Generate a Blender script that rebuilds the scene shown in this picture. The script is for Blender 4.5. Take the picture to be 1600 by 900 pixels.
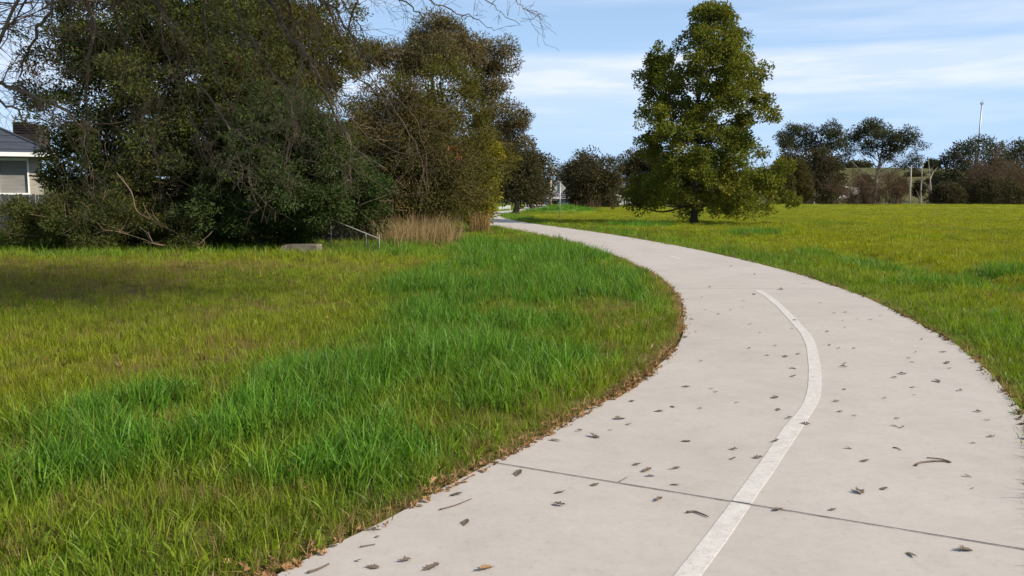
import bpy, bmesh, math, random
import numpy as np
from mathutils import Vector

for o in list(bpy.data.objects):
    bpy.data.objects.remove(o, do_unlink=True)
scene = bpy.context.scene
C = scene.collection
rng = np.random.default_rng(7)
random.seed(7)

# ------------------------------------------------------------------ camera
F = 1386.0            # focal length in photo pixels (1600 wide)
HZ = 302.0            # horizon row in the photo
CAMH = 1.6
PITCH = math.atan((450 - HZ) / F)
cam_d = bpy.data.cameras.new('camera')
cam = bpy.data.objects.new('camera', cam_d)
C.objects.link(cam)
cam.location = (0, 0, CAMH)
cam.rotation_euler = (math.radians(90) - PITCH, 0, 0)
cam_d.sensor_width = 36.0
cam_d.lens = 36.0 * F / 1600.0
cam_d.clip_start = 0.05
cam_d.clip_end = 8000
scene.camera = cam
scene.render.resolution_x = 1024
scene.render.resolution_y = 576

# ------------------------------------------------------------------ sky, sun, exposure
SUN_EL = math.radians(34)
SUN_AZ = math.radians(-20)      # measured from +X towards +Y: from the right, a little behind the camera
sdir = Vector((math.cos(SUN_EL) * math.cos(SUN_AZ), math.cos(SUN_EL) * math.sin(SUN_AZ), math.sin(SUN_EL)))
world = bpy.data.worlds.new('World')
scene.world = world
world.use_nodes = True
wn = world.node_tree.nodes
wl = world.node_tree.links
wn.clear()
w_out = wn.new('ShaderNodeOutputWorld')
w_bg = wn.new('ShaderNodeBackground')
w_bg.inputs['Strength'].default_value = 0.105
sky = wn.new('ShaderNodeTexSky')
sky.sky_type = 'NISHITA'
sky.sun_disc = False
sky.sun_elevation = SUN_EL
sky.sun_rotation = math.radians(90) - SUN_AZ
sky.air_density = 1.0
sky.dust_density = 0.2
sky.ozone_density = 2.0
tc = wn.new('ShaderNodeTexCoord')


def wmath(op, a, b=None, clamp=False):
    n = wn.new('ShaderNodeMath')
    n.operation = op
    n.use_clamp = clamp
    for i, v in enumerate((a, b)):
        if v is None:
            continue
        if isinstance(v, (int, float)):
            n.inputs[i].default_value = v
        else:
            wl.new(v, n.inputs[i])
    return n.outputs[0]


def wnoise(scale, loc, detail, rough):
    mp = wn.new('ShaderNodeMapping')
    mp.inputs['Scale'].default_value = scale
    mp.inputs['Location'].default_value = loc
    wl.new(tc.outputs['Generated'], mp.inputs['Vector'])
    nz = wn.new('ShaderNodeTexNoise')
    nz.inputs['Scale'].default_value = 1.0
    nz.inputs['Detail'].default_value = detail
    nz.inputs['Roughness'].default_value = rough
    wl.new(mp.outputs[0], nz.inputs['Vector'])
    return nz.outputs['Fac']


def wramp(fac, lo, hi, a=0.0, b=1.0):
    r = wn.new('ShaderNodeMapRange')
    r.interpolation_type = 'SMOOTHSTEP'
    r.inputs['From Min'].default_value = lo
    r.inputs['From Max'].default_value = hi
    r.inputs['To Min'].default_value = a
    r.inputs['To Max'].default_value = b
    wl.new(fac, r.inputs['Value'])
    return r.outputs[0]


sep = wn.new('ShaderNodeSeparateXYZ')
wl.new(tc.outputs['Generated'], sep.inputs[0])
# long flat cloud streaks; they thin out towards the horizon and repeat with height
st1 = wramp(wnoise((2.2, 2.2, 26.0), (3.1, 0.4, 0.35), 5, 0.55), 0.40, 0.66)
st2 = wramp(wnoise((7.0, 7.0, 60.0), (1.0, 2.0, 0.0), 5, 0.6), 0.35, 0.72)
layer = wmath('SINE', wmath('ADD', wmath('MULTIPLY', sep.outputs['Z'], 51.0), -4.85))
layer = wmath('MULTIPLY', wramp(layer, -0.05, 0.75), wramp(wnoise((1.6, 1.6, 9.0), (5.0, 1.0, 2.0), 3, 0.5), 0.22, 0.5))
cl = wmath('MAXIMUM', wmath('MULTIPLY', st1, 0.55), layer)
cl = wmath('MULTIPLY', cl, wramp(st2, 0.0, 1.0, 0.55, 1.0))
cl = wmath('MULTIPLY', cl, wramp(sep.outputs['Z'], 0.02, 0.09))
cl = wmath('MULTIPLY', cl, 0.80, True)
mixc = wn.new('ShaderNodeMixRGB')
mixc.inputs['Color2'].default_value = (7.0, 7.4, 8.4, 1)
wl.new(cl, mixc.inputs['Fac'])
# pale air low over the horizon, all the way round
mixh = wn.new('ShaderNodeMixRGB')
mixh.inputs['Color2'].default_value = (3.7, 5.5, 8.3, 1)
wl.new(wramp(sep.outputs['Z'], 0.02, 0.45, 0.85, 0.0), mixh.inputs['Fac'])
wl.new(sky.outputs[0], mixh.inputs['Color1'])
wl.new(mixh.outputs[0], mixc.inputs['Color1'])
wl.new(mixc.outputs[0], w_bg.inputs['Color'])
wl.new(w_bg.outputs[0], w_out.inputs['Surface'])

sun_d = bpy.data.lights.new('sun', 'SUN')
sun_d.energy = 5.0
sun_d.angle = math.radians(0.5)
sun_d.color = (1.0, 0.90, 0.76)
sun = bpy.data.objects.new('sun', sun_d)
C.objects.link(sun)
sun.rotation_euler = (-sdir).to_track_quat('-Z', 'Y').to_euler()
sun.location = (40, -10, 40)

vs = scene.view_settings
vs.view_transform = 'Standard'
vs.look = 'None'
vs.exposure = 0.35
vs.gamma = 1.0
vs.use_curve_mapping = False
try:
    scene.cycles.max_bounces = 6
    scene.cycles.transparent_max_bounces = 6
except Exception:
    pass


# ------------------------------------------------------------------ helpers
def P(px, py, Y):
    """World point at distance Y (along the ground) for a photo pixel."""
    u = (px - 800) / F
    v = -(py - 450) / F
    c, s = math.cos(PITCH), math.sin(PITCH)
    d = np.array([u, c + v * s, -s + v * c])
    t = Y / d[1]
    return np.array([d[0] * t, Y, CAMH + d[2] * t])


def G(px, py, z=0.0):
    u = (px - 800) / F
    v = -(py - 450) / F
    c, s = math.cos(PITCH), math.sin(PITCH)
    d = np.array([u, c + v * s, -s + v * c])
    t = (z - CAMH) / d[2]
    return np.array([d[0] * t, d[1] * t, z])


def smooth(a, b, x):
    t = np.clip((np.asarray(x, float) - a) / (b - a), 0, 1)
    return t * t * (3 - 2 * t)


_NT = np.random.default_rng(99).random((256, 256))


def vnoise(x, y, scale=1.0, seed=0):
    x = np.asarray(x, float) / scale + seed * 17.31
    y = np.asarray(y, float) / scale + seed * 9.77
    xi = np.floor(x).astype(int)
    yi = np.floor(y).astype(int)
    fx = x - xi
    fy = y - yi
    fx = fx * fx * (3 - 2 * fx)
    fy = fy * fy * (3 - 2 * fy)
    a = _NT[xi % 256, yi % 256]
    b = _NT[(xi + 1) % 256, yi % 256]
    c = _NT[xi % 256, (yi + 1) % 256]
    d = _NT[(xi + 1) % 256, (yi + 1) % 256]
    return (a * (1 - fx) + b * fx) * (1 - fy) + (c * (1 - fx) + d * fx) * fy


def fnoise(x, y, scale, seed=0):
    return 0.6 * vnoise(x, y, scale, seed) + 0.28 * vnoise(x, y, scale * 0.47, seed + 3) + 0.12 * vnoise(x, y, scale * 0.21, seed + 5)


def tag(o, label=None, cat=None, group=None, kind=None):
    if label:
        o['label'] = label
    if cat:
        o['category'] = cat
    if group:
        o['group'] = group
    if kind:
        o['kind'] = kind
    return o


def empty(name, loc, label=None, cat=None, group=None, kind=None):
    o = bpy.data.objects.new(name, None)
    o.empty_display_size = 0.3
    C.objects.link(o)
    o.location = tuple(float(v) for v in loc)
    return tag(o, label, cat, group, kind)


def link(name, me, mat=None, parent=None):
    o = bpy.data.objects.new(name, me)
    C.objects.link(o)
    if mat is not None and not me.materials:
        me.materials.append(mat)
    if name in ('twigs', 'fine_twigs', 'dead_leaves', 'side_twigs', 'wire_mesh'):
        o['kind'] = 'stuff'
    if parent is not None:
        o.parent = parent
        o.matrix_parent_inverse.identity()
        o.location = -Vector(parent.location) if parent.parent is None else (0, 0, 0)
    return o


def np_mesh(name, verts, faces, tint=None, smooth_shade=False):
    """verts (n,3), faces (m,k) all alike."""
    verts = np.asarray(verts, np.float32)
    faces = np.asarray(faces, np.int32)
    me = bpy.data.meshes.new(name)
    me.vertices.add(len(verts))
    me.vertices.foreach_set('co', verts.ravel())
    m, k = faces.shape
    me.loops.add(m * k)
    me.loops.foreach_set('vertex_index', faces.ravel())
    me.polygons.add(m)
    me.polygons.foreach_set('loop_start', np.arange(0, m * k, k, dtype=np.int32))
    me.polygons.foreach_set('loop_total', np.full(m, k, np.int32))
    if smooth_shade:
        me.polygons.foreach_set('use_smooth', np.ones(m, bool))
    me.update(calc_edges=True)
    if tint is not None:
        a = me.attributes.new('tint', 'FLOAT_COLOR', 'POINT')
        t = np.ones((len(verts), 4), np.float32)
        t[:, :3] = tint
        a.data.foreach_set('color', t.ravel())
    return me


class MB:
    """Collects boxes, prisms and tubes into one mesh."""
    def __init__(self):
        self.v = []
        self.f = []

    def add(self, vs_, fs):
        n = len(self.v)
        self.v += [tuple(float(c) for c in p) for p in vs_]
        self.f += [tuple(i + n for i in f) for f in fs]

    def box(self, x0, x1, y0, y1, z0, z1):
        self.add([(x0, y0, z0), (x1, y0, z0), (x1, y1, z0), (x0, y1, z0), (x0, y0, z1), (x1, y0, z1), (x1, y1, z1), (x0, y1, z1)],
                 [(3, 2, 1, 0), (4, 5, 6, 7), (0, 1, 5, 4), (1, 2, 6, 5), (2, 3, 7, 6), (3, 0, 4, 7)])
        return self

    def prism(self, poly, y0, y1):
        """poly of (x, z) pulled from y0 to y1."""
        n = len(poly)
        self.add([(x, y0, z) for x, z in poly] + [(x, y1, z) for x, z in poly],
                 [tuple(range(n)), tuple(range(2 * n - 1, n - 1, -1))] + [(i, i + n, (i + 1) % n + n, (i + 1) % n) for i in range(n)])
        return self

    def tube(self, pts, rad, sides=6, caps=True):
        pts = [np.asarray(p, float) for p in pts]
        n = len(pts)
        if isinstance(rad, (int, float)):
            rad = [rad] * n
        base = len(self.v)
        ref = np.array([0.3, 0.5, 0.81])
        for i in range(n):
            t = pts[min(i + 1, n - 1)] - pts[max(i - 1, 0)]
            t = t / (np.linalg.norm(t) + 1e-9)
            a = np.cross(t, ref)
            if np.linalg.norm(a) < 0.1:
                a = np.cross(t, np.array([1.0, 0, 0]))
            a /= np.linalg.norm(a)
            b = np.cross(t, a)
            for k in range(sides):
                an = 2 * math.pi * k / sides
                q = pts[i] + rad[i] * (math.cos(an) * a + math.sin(an) * b)
                self.v.append((float(q[0]), float(q[1]), float(q[2])))
        for i in range(n - 1):
            for k in range(sides):
                k2 = (k + 1) % sides
                self.f.append((base + i * sides + k, base + i * sides + k2, base + (i + 1) * sides + k2, base + (i + 1) * sides + k))
        if caps and sides > 2:
            self.f.append(tuple(base + k for k in reversed(range(sides))))
            self.f.append(tuple(base + (n - 1) * sides + k for k in range(sides)))
        return self

    def build(self, name, mat, parent=None, smooth_shade=False):
        me = bpy.data.meshes.new(name)
        me.from_pydata(self.v, [], self.f)
        if smooth_shade:
            me.polygons.foreach_set('use_smooth', np.ones(len(self.f), bool))
        me.update()
        return link(name, me, mat, parent)


def catmull(pts, per=8):
    pts = [np.asarray(p, float) for p in pts]
    q = [2 * pts[0] - pts[1]] + pts + [2 * pts[-1] - pts[-2]]
    out = []
    for i in range(1, len(q) - 2):
        for k in range(per):
            t = k / per
            a, b, c, d = q[i - 1], q[i], q[i + 1], q[i + 2]
            out.append(0.5 * (2 * b + (c - a) * t + (2 * a - 5 * b + 4 * c - d) * t * t + (3 * b - a - 3 * c + d) * t ** 3))
    out.append(pts[-1])
    return np.array(out)


# ------------------------------------------------------------------ materials
MATS = {}


def new_mat(name):
    m = bpy.data.materials.new(name)
    m.use_nodes = True
    m.node_tree.nodes.clear()
    MATS[name] = m
    return m, m.node_tree.nodes, m.node_tree.links


def noise_fac(n, l, scale, detail=4, rough=0.6, coord='Object', stretch=None):
    t = n.new('ShaderNodeTexCoord')
    z = n.new('ShaderNodeTexNoise')
    z.inputs['Scale'].default_value = scale
    z.inputs['Detail'].default_value = detail
    z.inputs['Roughness'].default_value = rough
    if stretch:
        mp = n.new('ShaderNodeMapping')
        mp.inputs['Scale'].default_value = stretch
        l.new(t.outputs[coord], mp.inputs['Vector'])
        l.new(mp.outputs[0], z.inputs['Vector'])
    else:
        l.new(t.outputs[coord], z.inputs['Vector'])
    return z.outputs['Fac']


def ramp(n, l, fac, stops):
    r = n.new('ShaderNodeValToRGB')
    e = r.color_ramp.elements
    while len(e) < len(stops):
        e.new(0.5)
    for el, (p, c) in zip(e, stops):
        el.position = p
        el.color = (*c, 1)
    l.new(fac, r.inputs[0])
    return r.outputs[0]


def simple(name, c1, c2, scale=6.0, rough=0.8, bump=0.0, bscale=40.0, stretch=None, spec=0.3, metal=0.0):
    m, n, l = new_mat(name)
    out = n.new('ShaderNodeOutputMaterial')
    b = n.new('ShaderNodeBsdfPrincipled')
    b.inputs['Roughness'].default_value = rough
    b.inputs['Specular IOR Level'].default_value = spec
    b.inputs['Metallic'].default_value = metal
    f = noise_fac(n, l, scale, 5, 0.6, stretch=stretch)
    l.new(ramp(n, l, f, [(0.3, c1), (0.7, c2)]), b.inputs['Base Color'])
    if bump:
        bp = n.new('ShaderNodeBump')
        bp.inputs['Strength'].default_value = bump
        bp.inputs['Distance'].default_value = 0.02
        l.new(noise_fac(n, l, bscale, 4, 0.6, stretch=stretch), bp.inputs['Height'])
        l.new(bp.outputs[0], b.inputs['Normal'])
    l.new(b.outputs[0], out.inputs['Surface'])
    return m


def leaf_mat(name, transl=0.35, rough=0.55, attr_type='GEOMETRY', spec=0.25, vary=0.25):
    """Colour comes from the 'tint' attribute (each leaf's own colour)."""
    m, n, l = new_mat(name)
    out = n.new('ShaderNodeOutputMaterial')
    at = n.new('ShaderNodeAttribute')
    at.attribute_type = attr_type
    at.attribute_name = 'tint'
    hs = n.new('ShaderNodeHueSaturation')
    mr = n.new('ShaderNodeMapRange')
    mr.inputs['To Min'].default_value = 1 - vary
    mr.inputs['To Max'].default_value = 1 + vary
    l.new(noise_fac(n, l, 9.0, 2, 0.5), mr.inputs['Value'])
    l.new(mr.outputs[0], hs.inputs['Value'])
    l.new(at.outputs['Color'], hs.inputs['Color'])
    b = n.new('ShaderNodeBsdfPrincipled')
    b.inputs['Roughness'].default_value = rough
    b.inputs['Specular IOR Level'].default_value = spec
    l.new(hs.outputs[0], b.inputs['Base Color'])
    tr = n.new('ShaderNodeBsdfTranslucent')
    mg = n.new('ShaderNodeMixRGB')
    mg.blend_type = 'MULTIPLY'
    mg.inputs['Fac'].default_value = 1.0
    mg.inputs['Color2'].default_value = (1.25, 1.2, 0.6, 1)
    l.new(hs.outputs[0], mg.inputs['Color1'])
    l.new(mg.outputs[0], tr.inputs['Color'])
    mx = n.new('ShaderNodeMixShader')
    mx.inputs['Fac'].default_value = transl
    l.new(b.outputs[0], mx.inputs[1])
    l.new(tr.outputs[0], mx.inputs[2])
    l.new(mx.outputs[0], out.inputs['Surface'])
    return m


M_LEAF = leaf_mat('foliage', 0.30, 0.75, spec=0.06)
M_GRASS = leaf_mat('grass_blade', 0.42, 0.5, 'INSTANCER', 0.3, 0.2)
M_DRYGRASS = leaf_mat('dry_grass_blade', 0.35, 0.7)
M_LITTER = leaf_mat('litter_leaf', 0.15, 0.8, 'INSTANCER', 0.15, 0.35)
M_BARK = simple('bark_dark', (0.035, 0.027, 0.02), (0.10, 0.08, 0.06), 9, 0.95, 0.6, 30)
M_BARKPALE = simple('bark_pale', (0.20, 0.17, 0.13), (0.42, 0.37, 0.30), 3, 0.9, 0.3, 20)
M_BARKOAK = simple('bark_grey_brown', (0.075, 0.055, 0.038), (0.23, 0.175, 0.125), 5, 0.95, 0.4, 40)
M_TWIGBROWN = simple('twig_brown', (0.06, 0.042, 0.030), (0.125, 0.088, 0.062), 1.5, 0.9)
M_TWIGGREY = simple('twig_grey', (0.10, 0.070, 0.044), (0.25, 0.18, 0.12), 2.5, 0.9)
M_PAINT = simple('line_paint', (0.50, 0.475, 0.44), (0.64, 0.61, 0.57), 14, 0.7, 0.15, 120)
M_SEAL = simple('joint_filler', (0.12, 0.11, 0.095), (0.36, 0.33, 0.29), 8, 0.9, 0.4, 60)
M_STEEL = simple('galvanised_steel', (0.30, 0.31, 0.32), (0.46, 0.47, 0.48), 12, 0.5, spec=0.5, metal=0.6)
M_SIGN = simple('sign_back', (0.40, 0.40, 0.38), (0.52, 0.52, 0.49), 3, 0.55, spec=0.5)
M_ROOF = simple('roof_slate_blue', (0.030, 0.037, 0.052), (0.058, 0.066, 0.085), 1.2, 0.7, 0.3, 9, (1, 6, 6))  # slate blue, darkened evenly: shade over the house is in the colour
M_ROOFG = simple('roof_grey_violet', (0.13, 0.12, 0.14), (0.20, 0.19, 0.21), 0.8, 0.7)
M_CREAM = simple('cream_wall', (0.28, 0.255, 0.21), (0.38, 0.35, 0.29), 1.5, 0.85, 0.15, 18, (1, 1, 8))
M_WHITE = simple('white_paint', (0.66, 0.66, 0.64), (0.8, 0.8, 0.78), 2, 0.6)
M_BLIND = simple('grey_blind', (0.17, 0.165, 0.155), (0.23, 0.22, 0.205), 1.2, 0.8, stretch=(1, 1, 9))
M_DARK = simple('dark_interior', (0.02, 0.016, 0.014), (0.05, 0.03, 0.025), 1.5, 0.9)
M_REDWOOD = simple('red_brown_trim', (0.12, 0.035, 0.02), (0.18, 0.06, 0.035), 3, 0.8)
M_COOLER = simple('cooler_brown', (0.03, 0.026, 0.022), (0.055, 0.046, 0.04), 4, 0.8)
M_BLUEWALL = simple('blue_grey_wall', (0.20, 0.25, 0.32), (0.28, 0.33, 0.40), 0.7, 0.8)
M_PALING = simple('grey_paling', (0.22, 0.19, 0.155), (0.40, 0.36, 0.30), 3, 0.95, 0.3, 30, (6, 6, 0.6))
M_POLEWOOD = simple('pole_timber', (0.26, 0.23, 0.19), (0.42, 0.38, 0.32), 2, 0.9, stretch=(6, 6, 0.4))
M_BLOCK = simple('old_concrete', (0.10, 0.09, 0.065), (0.23, 0.20, 0.155), 5, 0.95, 0.4, 25)
M_GRAVEL = simple('gravel', (0.40, 0.36, 0.30), (0.55, 0.50, 0.43), 1.0, 0.95)
M_OLDSTEEL = simple('dull_steel', (0.13, 0.125, 0.115), (0.26, 0.25, 0.235), 6, 0.7)
M_WIRE = simple('dark_wire', (0.06, 0.06, 0.06), (0.10, 0.10, 0.10), 3, 0.6)

_n, _l = M_PAINT.node_tree.nodes, M_PAINT.node_tree.links
_b = [q for q in _n if q.type == 'BSDF_PRINCIPLED'][0]
_old = _b.inputs['Base Color'].links[0].from_socket
_mx = _n.new('ShaderNodeMixRGB')
_mx.inputs['Color2'].default_value = (0.40, 0.365, 0.325, 1)
_l.new(_old, _mx.inputs['Color1'])
_l.new(ramp(_n, _l, noise_fac(_n, _l, 34.0, 8, 0.8), [(0.36, (1, 1, 1)), (0.47, (0.12, 0.12, 0.12))]), _mx.inputs['Fac'])
_l.new(_mx.outputs[0], _b.inputs['Base Color'])

# concrete: broom finish, soft stains, small pits
m, n, l = new_mat('concrete')
out = n.new('ShaderNodeOutputMaterial')
b = n.new('ShaderNodeBsdfPrincipled')
b.inputs['Roughness'].default_value = 0.85
b.inputs['Specular IOR Level'].default_value = 0.25
c_big = ramp(n, l, noise_fac(n, l, 0.7, 5, 0.65), [(0.28, (0.395, 0.36, 0.325)), (0.5, (0.432, 0.397, 0.36)), (0.75, (0.462, 0.425, 0.388))])
c_spot = ramp(n, l, noise_fac(n, l, 26.0, 6, 0.75), [(0.27, (0.78, 0.76, 0.74)), (0.40, (0.97, 0.97, 0.97)), (0.7, (1.04, 1.04, 1.04))])
c_mid = ramp(n, l, noise_fac(n, l, 4.5, 5, 0.7), [(0.3, (0.93, 0.925, 0.92)), (0.55, (1.0, 1.0, 1.0)), (0.8, (1.03, 1.03, 1.02))])
mu = n.new('ShaderNodeMixRGB'); mu.blend_type = 'MULTIPLY'; mu.inputs['Fac'].default_value = 1
mu2 = n.new('ShaderNodeMixRGB'); mu2.blend_type = 'MULTIPLY'; mu2.inputs['Fac'].default_value = 1
l.new(c_big, mu.inputs['Color1']); l.new(c_spot, mu.inputs['Color2'])
l.new(mu.outputs[0], mu2.inputs['Color1']); l.new(c_mid, mu2.inputs['Color2'])
l.new(mu2.outputs[0], b.inputs['Base Color'])
bp = n.new('ShaderNodeBump'); bp.inputs['Strength'].default_value = 0.35; bp.inputs['Distance'].default_value = 0.004
l.new(noise_fac(n, l, 60, 5, 0.7, stretch=(0.35, 1.6, 1)), bp.inputs['Height'])
l.new(bp.outputs[0], b.inputs['Normal'])
l.new(b.outputs[0], out.inputs['Surface'])
M_CONC = m

# ground: soil, thatch and short turf; 'tint' holds the broad turf colour of each spot
m, n, l = new_mat('turf_and_soil')
out = n.new('ShaderNodeOutputMaterial')
b = n.new('ShaderNodeBsdfPrincipled')
b.inputs['Roughness'].default_value = 0.95
b.inputs['Specular IOR Level'].default_value = 0.1
at = n.new('ShaderNodeAttribute'); at.attribute_name = 'tint'
mu = n.new('ShaderNodeMixRGB'); mu.blend_type = 'MULTIPLY'; mu.inputs['Fac'].default_value = 1
mu2 = n.new('ShaderNodeMixRGB'); mu2.blend_type = 'MULTIPLY'; mu2.inputs['Fac'].default_value = 1
l.new(at.outputs['Color'], mu.inputs['Color1'])
l.new(ramp(n, l, noise_fac(n, l, 16, 6, 0.75), [(0.28, (0.45, 0.5, 0.45)), (0.5, (0.95, 0.95, 0.95)), (0.75, (1.35, 1.25, 1.1))]), mu.inputs['Color2'])
l.new(mu.outputs[0], mu2.inputs['Color1'])
l.new(ramp(n, l, noise_fac(n, l, 0.5, 6, 0.7, stretch=(1, 0.35, 1)), [(0.3, (0.80, 0.82, 0.8)), (0.6, (1.05, 1.03, 1.0))]), mu2.inputs['Color2'])
l.new(mu2.outputs[0], b.inputs['Base Color'])
bp = n.new('ShaderNodeBump'); bp.inputs['Strength'].default_value = 0.8; bp.inputs['Distance'].default_value = 0.05
l.new(noise_fac(n, l, 12, 6, 0.75), bp.inputs['Height'])
l.new(bp.outputs[0], b.inputs['Normal'])
l.new(b.outputs[0], out.inputs['Surface'])
M_GROUND = m

# ------------------------------------------------------------------ path line (world metres)
WID = 2.84
PZ = 0.014
Redge = [(-4.2, -5.0), (-2.1, -2.6), (-0.25, -0.3), (1.48, 2.18), (2.40, 3.80), (3.06, 5.05), (3.60, 6.06), (4.08, 7.3), (4.62, 8.98), (4.90, 10.26), (5.18, 11.82),
         (5.42, 13.51), (5.57, 15.3), (5.66, 17.35), (5.62, 19.4), (5.52, 21.82), (5.31, 24.48), (4.97, 27.53), (4.47, 30.99),
         (3.80, 34.88), (2.90, 39.2), (2.0, 43.0), (0.75, 48.6), (-0.15, 54.5), (-0.75, 60.5), (-0.95, 66.0), (-0.5, 71.0), (0.6, 76.0),
         (2.2, 81.0), (3.6, 88.0), (4.2, 100.0), (4.6, 124.0)]
rc = catmull(Redge, 14)
seg = np.hypot(*np.diff(rc, axis=0).T)
ss = np.concatenate([[0], np.cumsum(seg)])
STEP = 0.2
sq = np.arange(0, ss[-1], STEP)
rr = np.stack([np.interp(sq, ss, rc[:, 0]), np.interp(sq, ss, rc[:, 1])], 1)
for _ in range(8):
    rr[1:-1] = 0.25 * rr[:-2] + 0.5 * rr[1:-1] + 0.25 * rr[2:]
tang = np.gradient(rr, axis=0)
tang /= np.linalg.norm(tang, axis=1)[:, None]
nrm = np.stack([tang[:, 1], -tang[:, 0]], 1)       # towards the right of travel
CEN = rr - nrm * WID / 2
LEFT = rr - nrm * WID


def path_dist(x, y):
    """Signed lateral distance from the path centre (right positive)."""
    x = np.asarray(x, float).ravel()
    y = np.asarray(y, float).ravel()
    out_ = np.empty(len(x))
    cc = CEN[::2]
    nn = nrm[::2]
    for i in range(0, len(x), 4000):
        dx = x[i:i + 4000, None] - cc[None, :, 0]
        dy = y[i:i + 4000, None] - cc[None, :, 1]
        d2 = dx * dx + dy * dy
        j = d2.argmin(1)
        k = np.arange(len(j))
        lat = dx[k, j] * nn[j, 0] + dy[k, j] * nn[j, 1]
        out_[i:i + 4000] = np.sign(lat) * np.sqrt(d2[k, j])
    return out_


def H(x, y):
    x = np.asarray(x, float)
    y = np.asarray(y, float)
    far = -2.6 * smooth(128, 150, y)
    ridge = 7.5 + 3.0 * (fnoise(x, y, 130, 4) - 0.5) + 4.5 * smooth(20, 150, x)
    hill = (ridge + 2.6) * smooth(165, 370, y) * (1 - smooth(800, 2600, y)) 
    roll = 0.5 * (fnoise(x, y, 30, 8) - 0.5) * smooth(60, 110, y)
    small = 0.07 * (fnoise(x, y, 2.2, 2) - 0.75) * smooth(1.4, 3.0, np.abs(path_dist(x, y).reshape(np.shape(x))) if np.size(x) > 1 else 3.0)
    swale = -0.26 * np.exp(-((x - (9.2 + 0.12 * (y - 20))) / 0.6) ** 2) * smooth(12, 17, y) * (1 - smooth(26, 34, y))
    mound = 0.5 * np.exp(-(((x - 4.6) / 2.6) ** 2 + ((y - 76) / 4.0) ** 2))
    return far + hill + roll + small + swale + mound


def Hs(x, y):
    return float(H(np.array([x, x]), np.array([y, y]))[0])


# ------------------------------------------------------------------ zones of turf
def in_ellipse(x, y, cx, cy, rx, ry):
    return ((x - cx) / rx) ** 2 + ((y - cy) / ry) ** 2


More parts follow.
